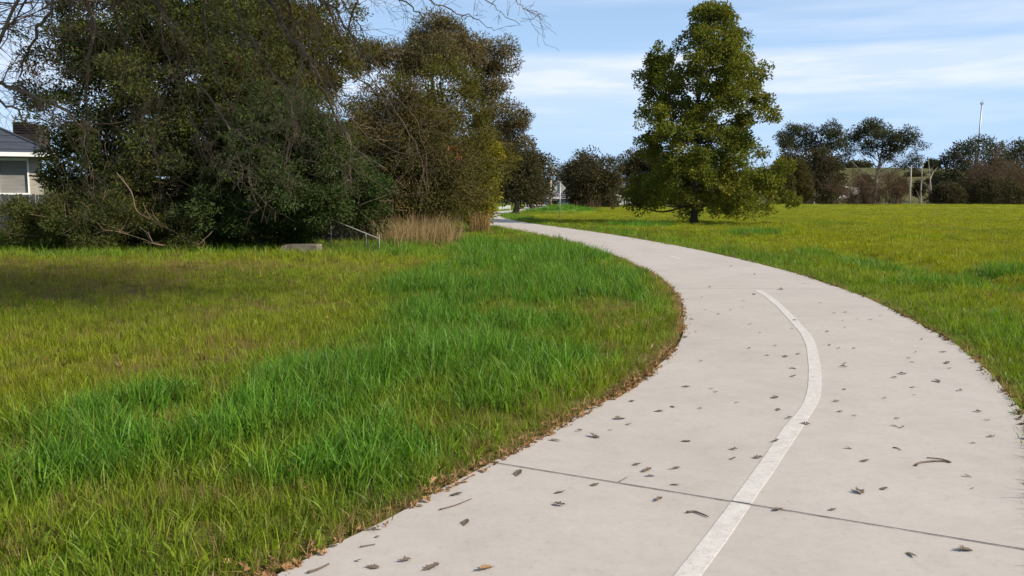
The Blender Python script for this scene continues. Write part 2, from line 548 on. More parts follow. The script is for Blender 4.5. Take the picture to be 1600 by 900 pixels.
def zones(x, y):
    """height (m), tallness weight, colour, dryness for each spot of turf."""
    d = path_dist(x, y)
    dl = -d - WID / 2            # metres left of the left path edge
    dr = d - WID / 2
    nA = fnoise(x, y, 1.6, 1)
    nB = fnoise(x, y, 5.0, 6)
    nC = fnoise(x, y, 0.55, 11)
    N = len(x)
    left = d < 0
    # tall weight
    cent = 2.5 + 0.4 * np.sin(y * 0.5) - 0.4 * smooth(8, 4, y)
    wid = 0.95 + 1.3 * smooth(7.5, 15, y)
    tall = np.exp(-(np.abs(dl - cent) / wid) ** 2.6) * np.clip(0.42 + 1.5 * (nA - 0.28), 0.12, 1.2)
    tall = tall * (1 - 0.85 * smooth(27, 33, y))
    near = np.exp(-((dl - 0.75) / 0.62) ** 2) * np.clip(0.30 + 1.5 * (nA - 0.28), 0.1, 1.1) * (1 - 0.6 * smooth(15, 20, y))
    tall = np.where(left, np.maximum(tall, 0.85 * near), 0)
    # the shaggy strip under the trees on the left
    strip = smooth(20.5, 23, y) * (1 - smooth(30, 33, y)) * left
    tall = np.maximum(tall, 0.42 * strip * (0.4 + nA))
    # right verge and its clumps
    rv = np.exp(-((dr - 0.9) / 1.1) ** 2) * np.clip(0.08 + 1.0 * (nA - 0.3), 0.0, 0.6)
    for (px, py, rx, ry, k) in ((1180, 366, 1.5, 1.6, 1.0), (1000, 352, 2.6, 2.2, 0.8), (1590, 424, 1.6, 1.0, 0.95), (1300, 405, 1.0, 0.9, 0.55),
                                (1350, 412, 1.0, 0.8, 0.8), (1410, 424, 1.5, 0.6, 0.9), (1500, 445, 2.2, 0.9, 0.8), (1260, 398, 0.9, 0.9, 0.75), (1560, 400, 1.6, 1.2, 0.45), (1450, 372, 2.5, 2.0, 0.4), (1300, 350, 3.0, 3.0, 0.4)):
        g = G(px, py)
        e = in_ellipse(x, y, g[0], g[1], rx, ry)
        rv = np.maximum(rv, k * np.exp(-e * 1.2) * (0.6 + 0.6 * nA))
    e = in_ellipse(x, y, 4.0, 75, 3.6, 4)
    rv = np.maximum(rv, 0.9 * np.exp(-e))
    tall = np.where(left, tall, rv)
    tall = np.clip(tall, 0, 1.1) * (1 - 0.75 * smooth(0.52, 0.66, fnoise(x, y, 0.9, 21)) * (y < 14))
    # colours
    lush = np.array([0.105, 0.235, 0.022])
    mid = np.array([0.150, 0.240, 0.018])
    yel = np.array([0.235, 0.262, 0.012])
    dry = np.array([0.26, 0.19, 0.065])
    field = np.array([0.240, 0.266, 0.006])
    a = smooth(0.15, 0.6, tall)[:, None]
    base = np.where(left[:, None], yel * (0.35 + 0.65 * nB[:, None]) + mid * (0.65 - 0.65 * nB[:, None]), field)
    vr = np.where(left, 0, np.exp(-np.clip(dr, 0, 50) / 1.8))[:, None]
    base = base * (1 - vr) + mid * vr
    nearleft = np.where(left, 1 - smooth(3.2, 4.6, dl), 0)[:, None]
    base = base * (1 - nearleft) + (0.7 * mid + 0.3 * yel) * nearleft
    fpatch = np.where(left, 0, smooth(0.45, 0.7, fnoise(x, y * 0.45, 3.2, 31)) * (0.35 + 0.65 * smooth(60, 15, y)))[:, None]
    base = base * (1 - 0.55 * fpatch) + mid * 0.75 * 0.55 * fpatch
    col = base * (1 - a) + lush * a
    # dry bits: close to the edges, in bare patches between, in the tree litter
    dryw = np.where(left, 0.85 * np.exp(-np.clip(dl, 0, 99) / 0.20), 0.75 * np.exp(-np.clip(dr, 0, 99) / 0.10))
    patch = smooth(0.50, 0.66, fnoise(x, y, 0.9, 21)) * np.where(left & (dl < 8), 1, 0.15)
    dryw = np.maximum(dryw, 0.6 * patch * (1 - smooth(0.2, 0.5, tall)))
    litter = smooth(11, 14.5, y) * (1 - smooth(20, 22.5, y)) * smooth(-2.5, -6.0, x) * smooth(0.22, 0.5, nB)
    dryw = np.clip(np.maximum(dryw, 0.8 * litter), 0, 1)
    return d, dl, dr, tall, col, dryw, nA, nC


# ------------------------------------------------------------------ ground sheet
def axis(lo, hi, fine, grow):
    out_ = [0.0]
    st = fine
    while out_[-1] < hi:
        out_.append(out_[-1] + st)
        st *= grow
    neg = [0.0]
    st = fine
    while neg[-1] > lo:
        neg.append(neg[-1] - st)
        st *= grow
    return np.array(sorted(set(neg + out_)))


gx = axis(-4000, 4000, 0.24, 1.045)
gy = axis(-14, 6000, 0.24, 1.034)
XX, YY = np.meshgrid(gx, gy)
fx_, fy_ = XX.ravel(), YY.ravel()
ZZ = H(fx_, fy_)
zd, zdl, zdr, ztall, zcol, zdry, _, _ = zones(fx_, fy_)
ZZ = np.where(np.abs(zd) < WID / 2 + 0.02, np.minimum(ZZ, -0.02), ZZ)
soil = np.array([0.105, 0.070, 0.038])
nearw = (1 - smooth(9, 30, fy_))[:, None]
gcol = zcol * 0.92
gcol = gcol * (1 - 0.5 * nearw) + soil * 0.5 * nearw
gcol = gcol * (1 - 0.6 * zdry[:, None]) + np.array([0.17, 0.105, 0.05]) * 0.6 * zdry[:, None]
# far side of the creek: rough brown-green pasture
farw = smooth(133, 150, fy_)[:, None]
past = np.array([0.15, 0.105, 0.055]) * (1 - fnoise(fx_, fy_, 60, 14)[:, None]) + np.array([0.075, 0.105, 0.03]) * fnoise(fx_, fy_, 60, 14)[:, None]
gcol = gcol * (1 - farw) + past * farw
# worn reddish patch beside the far path
g0 = G(866, 324)
e = in_ellipse(fx_, fy_, g0[0], g0[1], 2.6, 6)
w = np.exp(-e * 1.3)[:, None]
gcol = gcol * (1 - w) + np.array([0.24, 0.14, 0.05]) * w
nx = len(gx)
idx = np.arange(len(gx) * len(gy)).reshape(len(gy), nx)
gf = np.stack([idx[:-1, :-1].ravel(), idx[:-1, 1:].ravel(), idx[1:, 1:].ravel(), idx[1:, :-1].ravel()], 1)
gm = np_mesh('ground', np.stack([fx_, fy_, ZZ], 1), gf, gcol, True)
ground = link('ground', gm, M_GROUND)
tag(ground, 'grassy ground of the park with lawn and open field', 'ground', kind='structure')

# ------------------------------------------------------------------ path: slabs, joints, centre line
path = empty('path', (0, 0, 0), 'pale concrete shared path curving away through the grass', 'path', kind='structure')


def s_at_y(yy, after=0):
    j = np.argmin(np.abs(CEN[after:, 1] - yy))
    return after + j


def strip(name, i0, f0, i1, f1, off0, off1, zt, zb, mat, parent, chamf=0.012, wob=0.0):
    """Solid ribbon along the path from sample i0+f0 to i1+f1."""
    s = [i0 + f0] + list(range(i0 + 1, i1 + 1)) + ([i1 + f1] if f1 > 1e-4 else [])
    vsx, fs = [], []
    k = 6
    for q in s:
        i = int(q)
        t = q - i
        j = min(i + 1, len(CEN) - 1)
        c = CEN[i] * (1 - t) + CEN[j] * t
        nn_ = nrm[i] * (1 - t) + nrm[j] * t
        wa = wob * (vnoise(c[0], c[1], 0.6, 3) - 0.5)
        wb = wob * (vnoise(c[0], c[1], 0.6, 7) - 0.5)
        for off, z in ((off0 + wa, zb), (off0 + wa, zt - chamf), (off0 + wa + chamf, zt), (off1 + wb - chamf, zt), (off1 + wb, zt - chamf), (off1 + wb, zb)):
            p = c + nn_ * (off + (np.interp(c[1], [2, 4, 6, 8.5, 11, 15], [0.10, 0.07, 0.0, -0.06, -0.065, -0.04]) if name == 'line_marking' else 0))
            vsx.append((p[0], p[1], z))
    for a in range(len(s) - 1):
        for e_ in range(k):
            e2 = (e_ + 1) % k
            fs.append((a * k + e_, (a + 1) * k + e_, (a + 1) * k + e2, a * k + e2))
    fs.append(tuple(range(k)))
    fs.append(tuple(reversed(range((len(s) - 1) * k, len(s) * k))))
    me = bpy.data.meshes.new(name)
    me.from_pydata(vsx, [], fs)
    me.update()
    bm = bmesh.new(); bm.from_mesh(me); bmesh.ops.recalc_face_normals(bm, faces=bm.faces); bm.to_mesh(me); bm.free()
    return link(name, me, mat, parent)


jy = [4.50, 14.75, 25.1, 35.6, 46.0, 56.5, 66.8]
joints = [s_at_y(v) for v in jy]
GAP = 0.13          # in samples (x STEP metres): 12 mm
bounds = [0] + joints + [len(CEN) - 2]
for a in range(len(bounds) - 1):
    i0, i1 = bounds[a], bounds[a + 1]
    strip('concrete_slab', i0, GAP / 2 if a else 0.0, i1 - 1, 1 - GAP / 2, -WID / 2, WID / 2, PZ, -0.09, M_CONC, path, 0.008, 0.05)
for jn in joints:
    strip('joint_filler', jn - 1, 1 - GAP / 2 + 0.002, jn, GAP / 2 - 0.002, -WID / 2 + 0.01, WID / 2 - 0.01, PZ - 0.003, -0.08, M_SEAL, path, 0.001)


LOFF = 0.0


def dash(y0, y1):
    i0, i1 = s_at_y(y0), s_at_y(y1)
    cuts = [j for j in joints if i0 < j < i1]
    ends = [i0] + cuts + [i1]
    for a in range(len(ends) - 1):
        strip('line_marking', ends[a], 0.06 if a else 0.0, ends[a + 1] - 1, 0.94, -0.052, 0.052, PZ + 0.0028, PZ + 0.0006, M_PAINT, path, 0.001, 0.014)


dash(-2.0, 14.55)
dash(21.5, 22.5)
dash(28.7, 29.7)
dash(36.0, 37.0)

# ------------------------------------------------------------------ grass (geometry nodes, tufts on points)
src = bpy.data.collections.new('tuft_sources')


def tuft(name, nb, rad, l0, l1, w0, w1, lean, mat, segs=3, seed=0):
    r = np.random.default_rng(seed)
    V, Fc = [], []
    for i in range(nb):
        a = r.uniform(0, 2 * math.pi)
        q = rad * math.sqrt(r.uniform())
        bx, by = q * math.cos(a), q * math.sin(a)
        L = r.uniform(l0, l1)
        wd = r.uniform(w0, w1)
        az = a + r.normal(0, 0.9)
        ln = r.uniform(0.1, 1.0) * lean
        dx, dy = math.cos(az), math.sin(az)
        tw = r.uniform(0, 2 * math.pi)
        sx, sy = math.cos(tw), math.sin(tw)
        n0 = len(V)
        x, y, z = bx, by, -0.02
        for k in range(segs + 1):
            t = k / segs
            ang = ln * (0.35 + 1.5 * t * t)
            ww = wd * (1 - t ** 1.6) * 0.5 if k < segs else 0
            if k < segs:
                V += [(x - sx * ww, y - sy * ww, z), (x + sx * ww, y + sy * ww, z)]
            else:
                V.append((x, y, z))
            stp = L / segs
            x += dx * math.sin(ang) * stp
            y += dy * math.sin(ang) * stp
            z += math.cos(ang) * stp
        for k in range(segs - 1):
            b0 = n0 + 2 * k
            Fc.append((b0, b0 + 1, b0 + 3, b0 + 2))
        b0 = n0 + 2 * (segs - 1)
        Fc.append((b0, b0 + 1, b0 + 2))
    me = bpy.data.meshes.new(name)
    me.from_pydata(V, [], Fc)
    me.update()
    me.materials.append(mat)
    o = bpy.data.objects.new(name, me)
    return o


def gn_scatter(name, pts, rot, scl, idx_, tint, sources, label, cat):
    col = bpy.data.collections.new(name + '_sources')
    for i, s_ in enumerate(sources):
        s_.name = '%s_%02d' % (name, i)
        col.objects.link(s_)
    me = bpy.data.meshes.new(name)
    nP = len(pts)
    me.vertices.add(nP)
    me.vertices.foreach_set('co', np.asarray(pts, np.float32).ravel())
    for nm, ty, dat, key in (('rot', 'FLOAT_VECTOR', rot, 'vector'), ('scl', 'FLOAT_VECTOR', scl, 'vector')):
        a_ = me.attributes.new(nm, ty, 'POINT')
        a_.data.foreach_set(key, np.asarray(dat, np.float32).ravel())
    a_ = me.attributes.new('idx', 'INT', 'POINT')
    a_.data.foreach_set('value', np.asarray(idx_, np.int32))
    a_ = me.attributes.new('tint', 'FLOAT_COLOR', 'POINT')
    t = np.ones((nP, 4), np.float32)
    t[:, :3] = tint
    a_.data.foreach_set('color', t.ravel())
    me.update()
    o = link(name, me)
    ng = bpy.data.node_groups.new(name + '_nodes', 'GeometryNodeTree')
    ng.interface.new_socket('Geometry', in_out='INPUT', socket_type='NodeSocketGeometry')
    ng.interface.new_socket('Geometry', in_out='OUTPUT', socket_type='NodeSocketGeometry')
    N_, L_ = ng.nodes, ng.links
    gi = N_.new('NodeGroupInput')
    go = N_.new('NodeGroupOutput')
    ci = N_.new('GeometryNodeCollectionInfo')
    ci.inputs['Collection'].default_value = col
    ci.inputs['Separate Children'].default_value = True
    ci.inputs['Reset Children'].default_value = True
    ip = N_.new('GeometryNodeInstanceOnPoints')
    ip.inputs['Pick Instance'].default_value = True

    def named(nm, ty):
        q = N_.new('GeometryNodeInputNamedAttribute')
        q.data_type = ty
        q.inputs['Name'].default_value = nm
        return q.outputs['Attribute']
    e2r = N_.new('FunctionNodeEulerToRotation')
    L_.new(named('rot', 'FLOAT_VECTOR'), e2r.inputs[0])
    L_.new(gi.outputs[0], ip.inputs['Points'])
    L_.new(ci.outputs[0], ip.inputs['Instance'])
    L_.new(named('idx', 'INT'), ip.inputs['Instance Index'])
    L_.new(e2r.outputs[0], ip.inputs['Rotation'])
    L_.new(named('scl', 'FLOAT_VECTOR'), ip.inputs['Scale'])
    L_.new(ip.outputs[0], go.inputs[0])
    md = o.modifiers.new('scatter', 'NODES')
    md.node_group = ng
    tag(o, label, cat, kind='stuff')
    return o


S = []
for i in range(6):
    S.append(tuft('t', 11, 0.08, 0.18, 0.40, 0.009, 0.017, 0.85, M_GRASS, 4, 10 + i))       # 0-5 tall
for i in range(6):
    S.append(tuft('t', 20, 0.10, 0.05, 0.14, 0.005, 0.009, 0.95, M_GRASS, 3, 30 + i))        # 6-11 short
for i in range(4):
    S.append(tuft('t', 12, 0.09, 0.08, 0.20, 0.003, 0.005, 1.1, M_GRASS, 3, 50 + i))        # 12-15 wispy
for i in range(4):
    S.append(tuft('t', 34, 0.30, 0.22, 0.45, 0.014, 0.026, 0.6, M_GRASS, 2, 60 + i))        # 16-19 far tall
for i in range(4):
    S.append(tuft('t', 46, 0.36, 0.05, 0.12, 0.012, 0.022, 0.9, M_GRASS, 2, 70 + i))        # 20-23 far short

for i in range(3):
    S.append(tuft('t', 9, 0.03, 0.07, 0.15, 0.022, 0.036, 1.35, M_GRASS, 4, 80 + i))        # 24-26 broad-leaved weeds

bins = [(2.6, 5, 300), (5, 8, 240), (8, 12, 150), (12, 18, 80), (18, 27, 42), (27, 40, 16), (40, 60, 8), (60, 90, 4.5), (90, 136, 2.2)]
AX, AY = [], []
for (y0, y1, den) in bins:
    hw = 0.70 * y1 + 0.8
    k = int(2 * hw * (y1 - y0) * den)
    x = rng.uniform(-hw, hw, k)
    y = rng.uniform(y0, y1, k)
    ok = np.abs(x) < 0.70 * y + 0.8
    AX.append(x[ok]); AY.append(y[ok])
ax_, ay_ = np.concatenate(AX), np.concatenate(AY)
d, dl, dr, tall, col, dryw, nA, nC = zones(ax_, ay_)
edge = np.abs(d) - WID / 2
keep = edge > (0.015 + 0.12 * rng.random(len(d)) * (d < 0))
# thin tufts where litter and bare soil show
keep &= rng.random(len(d)) > 0.55 * dryw
ax_, ay_, d, tall, col, dryw, nA, nC, edge = [q[keep] for q in (ax_, ay_, d, tall, col, dryw, nA, nC, edge)]
k = len(ax_)
r1 = rng.random(k)
far = ay_ > 27
is_tall = r1 < np.clip(tall * 1.25, 0, 0.95)
is_dry = (~is_tall) & (rng.random(k) < 0.22 + 0.5 * dryw)
gi_ = np.where(is_tall, rng.integers(0, 6, k), np.where(is_dry, rng.integers(12, 16, k), rng.integers(6, 12, k)))
gi_ = np.where(far, np.where(is_tall, rng.integers(16, 20, k), rng.integers(20, 24, k)), gi_)
weed = (~far) & (~is_tall) & (rng.random(k) < 0.045)
gi_ = np.where(weed, rng.integers(24, 27, k), gi_)
hs_ = rng.uniform(0.7, 1.15, k)
sz = np.where(is_tall, (0.34 + 0.62 * np.clip(tall, 0, 1) + 0.25 * (nC - 0.4)) * hs_, hs_ * (0.85 + 0.45 * nA))
sz = sz * np.where(edge < 0.35, 0.55 + 1.2 * np.clip(edge, 0, 0.37), 1.0)
sxy = np.where(is_tall, 0.65 + 0.35 * sz, 1.0) * rng.uniform(0.85, 1.2, k)
# blades farther off are drawn as broader tufts
sxy = sxy * (1 + 0.5 * smooth(9, 26, ay_) * (~far))
scl = np.stack([sxy, sxy, sz * (1 + 0.25 * smooth(10, 26, ay_) * (~far))], 1)
scl[far & ~is_tall, 2] *= 0.8
rot = np.stack([rng.normal(0, 0.13, k), rng.normal(0, 0.13, k), rng.uniform(0, 6.283, k)], 1)
tc_ = col * rng.uniform(0.55, 1.42, k)[:, None]
tc_ = tc_ * (1 + rng.normal(0, 0.10, (k, 1)) * np.array([1.0, 0.3, 0.2]))
drycol = np.array([0.27, 0.20, 0.075])
isd = is_dry & (rng.random(k) < 0.25 + 0.6 * dryw)
tc_[isd] = drycol * rng.uniform(0.6, 1.2, isd.sum())[:, None]
isy = (~isd) & (rng.random(k) < 0.16)
tc_[isy] = tc_[isy] * 0.5 + np.array([0.19, 0.20, 0.03]) * 0.5
pz = H(ax_, ay_)
grass = gn_scatter('grass', np.stack([ax_, ay_, pz], 1), rot, scl, gi_, np.clip(tc_, 0.005, 0.6), S,
                   'green and yellowish grass growing on both sides of the path', 'grass')

# ------------------------------------------------------------------ foliage builders
def rand_unit(r, k):
    v = r.normal(size=(k, 3))
    return v / np.linalg.norm(v, axis=1)[:, None]


def leaf_cloud(name, cent, out_dir, r, per, crad, ll, lw, cols, parent, droop=0.0, squash=0.8, spray=0.0, mat=None, cvar=0.12):
    """Leaf-sized diamonds gathered round clump centres.  cent (n,3), crad (n,), cols (n,3) colour of each clump's leaves."""
    nC_ = len(cent)
    if np.mean(cent[:, 1]) > 60:
        per = per * 0.52
    per_ = np.maximum(4, (per * (crad / np.mean(crad)) ** 2)).astype(int)
    ci = np.repeat(np.arange(nC_), per_)
    k_ = len(ci)
    off = r.normal(size=(k_, 3))
    off /= np.linalg.norm(off, axis=1)[:, None]
    off *= (r.random(k_) ** 0.45)[:, None]
    off[:, 2] *= squash
    # hollow, upward-and-outward facing shell reads as a leafy bough
    off += 0.25 * out_dir[ci]
    pos = cent[ci] + off * crad[ci][:, None]
    ax = off / (np.linalg.norm(off, axis=1)[:, None] + 1e-6) * 0.6 + rand_unit(r, k_) * 0.9 + out_dir[ci] * 0.35
    ax[:, 2] -= droop
    ax /= np.linalg.norm(ax, axis=1)[:, None]
    nn_ = rand_unit(r, k_) + np.array([0, 0, 0.5]) + 0.4 * out_dir[ci]
    sd = np.cross(ax, nn_)
    sd /= np.linalg.norm(sd, axis=1)[:, None] + 1e-6
    L = (ll * r.uniform(0.6, 1.3, k_))[:, None]
    W = (lw * r.uniform(0.7, 1.25, k_))[:, None]
    up = np.cross(sd, ax)
    bend = up * L * r.uniform(-0.12, 0.12, k_)[:, None]
    v = np.empty((k_, 4, 3))
    v[:, 0] = pos
    v[:, 1] = pos + ax * L * 0.45 + sd * W * 0.5 + bend
    v[:, 2] = pos + ax * L
    v[:, 3] = pos + ax * L * 0.45 - sd * W * 0.5 + bend
    t = cols[ci] * (1 + r.normal(0, cvar, k_))[:, None]
    t = t * (1 + r.normal(0, 0.08, (k_, 3)))
    t = np.repeat(np.clip(t, 0.004, 0.7), 4, axis=0)
    f = np.arange(k_ * 4).reshape(k_, 4)
    me = np_mesh(name, v.reshape(-1, 3), f, t)
    return link(name, me, mat or M_LEAF, parent)


def colour_mix(r, k_, cols):
    """Random blends of a few real leaf colours."""
    w_ = r.dirichlet([0.9] * len(cols), k_)
    return w_ @ np.array(cols)


def limbs(mb, r, base, targets, r0, wander=0.12, sides=5, zsplit=0.25):
    """Trunk from base, limbs to targets (nearest-first skeleton)."""
    top = np.array([np.mean(targets[:, 0]) * 0.5 + base[0] * 0.5, np.mean(targets[:, 1]) * 0.5 + base[1] * 0.5, np.max(targets[:, 2])])
    h = top[2] - base[2]
    tp = [base + (top - base) * t + (0 if t in (0, 1) else 1) * r.normal(0, wander, 3) * np.array([1, 1, 0.2]) for t in np.linspace(0, 1, 7)]
    tp = catmull(tp, 3)
    rad = [r0 * (1.15 - 0.95 * (i / (len(tp) - 1)) ** 0.8) for i in range(len(tp))]
    rad[0] *= 1.35
    mb.tube(tp, rad, 8)
    nodes = [(p, q) for p, q in zip(tp, rad)]
    for tgt in targets:
        zz = base[2] + zsplit * h + (tgt[2] - base[2] - zsplit * h) * 0.55
        zz = max(zz, base[2] + 0.08 * h)
        j = int(np.argmin([abs(p[2] - min(zz, tgt[2])) for p, _ in nodes]))
        a, ra = nodes[j]
        mid = a * 0.5 + tgt * 0.5 + np.array([0, 0, -0.08 * np.linalg.norm(tgt - a)]) + r.normal(0, wander * 0.8, 3)
        pts = catmull([a, mid, tgt], 4)
        rr_ = [max(0.008, ra * 0.45 * (1 - 0.85 * i / (len(pts) - 1))) for i in range(len(pts))]
        mb.tube(pts, rr_, sides, False)


def body_tree(name, label, Y, prof, base_px, cols, nclump, per, ll, lw, crad, seed, trunk_r=0.2, depth=0.85, gap=0.0, droop=0.0,
              cat='tree', group=None, bark=None, inner=0.5, squash=0.8, skirt=0.0, nl=26, rough=0.14, twigs=0, twig_mat=None, zoff=0.0, lump=0.0, nsub=14):
    """A tree whose crown follows an outline (photo row, left, right) read at distance Y, as deep as it is wide."""
    r = np.random.default_rng(seed)
    pr = np.array([[P(0, y, Y)[2], P(xl, y, Y)[0], P(xr, y, Y)[0]] for (y, xl, xr) in prof])
    pr = pr[np.argsort(pr[:, 0])]
    bz = Hs(P(base_px, 300, Y)[0], Y) + zoff
    base = np.array([P(base_px, 300, Y)[0], Y, bz - 0.1])
    root = empty(name, (base[0], base[1], bz), label, cat, group)
    zz = np.linspace(pr[0, 0], pr[-1, 0] - 0.75 * lump, 200)
    xl = np.interp(zz, pr[:, 0], pr[:, 1])
    xr = np.interp(zz, pr[:, 0], pr[:, 2])
    hw = (xr - xl) / 2
    cen = (xr + xl) / 2
    w_ = np.maximum(hw, 0.15) ** 1.15
    w_ /= w_.sum()
    sub_r = crad
    if lump:
        crad = lump
        nclump = max(8, nclump // nsub)
    k_ = int(nclump * 1.6)
    # evenly spread up the crown and round it, then jittered
    u_ = (np.arange(k_) + r.random(k_)) / k_
    j = np.clip(np.searchsorted(np.cumsum(w_), u_), 0, 199)
    ang = np.arange(k_) * 2.39996 + r.normal(0, 0.5, k_)
    rad = inner + (1 - inner) * np.sqrt(r.random(k_))
    wavy = 1 + rough * (2 * vnoise(ang * 2.2, zz[j] * 1.3, 1.0, seed) - 1) + rough * 0.6 * r.normal(size=k_)
    rad = rad * wavy
    cr = crad * r.uniform(0.5, 1.4, k_)
    hwj = np.maximum(hw[j] - 0.85 * cr - 0.3 * ll, 0.05)
    cpt = np.stack([cen[j] + np.cos(ang) * rad * hwj, Y + np.sin(ang) * rad * hwj * depth, zz[j] + r.normal(0, 0.1, k_)], 1)
    # gaps: whole regions of the volume without boughs
    g_ = vnoise(cpt[:, 0] + cpt[:, 2] * 0.7, cpt[:, 1] * 0.8 + cpt[:, 2] * 0.6, crad * 3.2, seed + 2)
    sel = np.argsort(g_ * gap + r.random(k_) * (1 - gap))[:nclump]
    cpt, cr = cpt[sel], cr[sel]
    cpt[:, 2] = np.maximum(cpt[:, 2], bz + 0.25 * cr)
    od = cpt - np.stack([np.interp(cpt[:, 2], zz, cen), np.full(len(cpt), Y), cpt[:, 2] - 0.35 * np.ptp(zz) * 0.3], 1)
    od /= np.linalg.norm(od, axis=1)[:, None] + 1e-6
    lcol = colour_mix(r, len(cpt), cols)
    mb_t = cpt
    if lump:
        # every lump is a dome of leafy sprays: more on its outer and upper side
        li = np.repeat(np.arange(len(cpt)), nsub)
        v = rand_unit(r, len(li)) + 0.55 * od[li] + np.array([0, 0, 0.35])
        v /= np.linalg.norm(v, axis=1)[:, None]
        v *= r.uniform(0.5, 1.22, len(li))[:, None] * np.array([1, 1, 0.8])
        c2 = cpt[li] + v * cr[li][:, None]
        c2[:, 2] = np.maximum(c2[:, 2], bz + 0.12)
        o2 = v * 0.8 + od[li] * 0.3
        o2 /= np.linalg.norm(o2, axis=1)[:, None] + 1e-6
        cc_ = 0.65 * lcol[li] + 0.35 * colour_mix(r, len(li), cols)
        cpt, od, cr = c2, o2, sub_r * r.uniform(0.7, 1.3, len(li))
    else:
        cc_ = lcol
    mb = MB()
    tg = cpt[r.choice(len(cpt), min(nl, len(cpt)), replace=False)]
    tg = tg[np.argsort(tg[:, 2])]
    limbs(mb, r, base, np.array(tg), trunk_r)
    mb.build('trunk', bark or M_BARK, root, True)
    leaf_cloud('crown', cpt, od, r, per, cr, ll, lw, cc_, root, droop, squash)
    if twigs:
        tb = MB()
        for q in range(twigs):
            i_ = r.integers(len(cpt))
            a = cpt[i_] - od[i_] * cr[i_] * 0.6
            b_ = cpt[i_] + (od[i_] + r.normal(0, 0.5, 3)) * cr[i_] * 1.5
            mid = (a + b_) / 2 + r.normal(0, 0.12, 3) * cr[i_]
            tb.tube([a, mid, b_], [0.016 * (Y / 30), 0.011 * (Y / 30), 0.005 * (Y / 30)], 3, False)
        tb.build('twigs', twig_mat or M_TWIGBROWN, root)
    return root


def blob_tree(name, label, Y, blobs, base_px, cols, nsub, per, ll, lw, crad, seed, trunk_r=0.25, bark=None, droop=0.3, cat='tree', group=None,
              depth=1.0, squash=0.7, fork=None, dz=None):
    """Open-crowned gum: separate leaf heads at the ends of visible limbs."""
    r = np.random.default_rng(seed)
    bx = P(base_px, 300, Y)[0]
    bz = Hs(bx, Y)
    root = empty(name, (bx, Y, bz), label, cat, group)
    xs = [b_[0] for b_ in blobs]
    spread = (max(xs) - min(xs)) / F * Y * 0.5
    cpt, cr, od, heads = [], [], [], []
    for i, (px, py, rx, ry) in enumerate(blobs):
        yy = Y + (r.uniform(-1, 1) * spread * 0.8 * depth if i else 0)
        # keep each head's own size and height, whatever its distance
        c = P(px, py, Y)
        c[1] = yy
        sx_, sz_ = rx / F * Y, ry / F * Y
        heads.append(c - np.array([0, 0, sz_ * 0.4]))
        k_ = max(5, int(nsub * rx * ry / 700.0))
        v = rand_unit(r, k_) * (r.random(k_) ** 0.4)[:, None]
        pts = c + v * np.array([sx_, sx_ * 0.9, sz_])
        cpt.append(pts)
        o_ = v + np.array([0, 0, 0.3])
        od.append(o_ / (np.linalg.norm(o_, axis=1)[:, None] + 1e-6))
        cr.append(crad * r.uniform(0.6, 1.4, k_))
    cpt, cr, od = np.concatenate(cpt), np.concatenate(cr), np.concatenate(od)
    mb = MB()
    base = np.array([bx, Y, bz - 0.1])
    limbs(mb, r, base, np.array(sorted(heads, key=lambda q: q[2])), trunk_r, 0.25, 6, fork or 0.2)
    mb.build('trunk', bark or M_BARKPALE, root, True)
    leaf_cloud('crown', cpt, od, r, per, cr, ll, lw, colour_mix(r, len(cpt), cols), root, droop, squash)
    return root


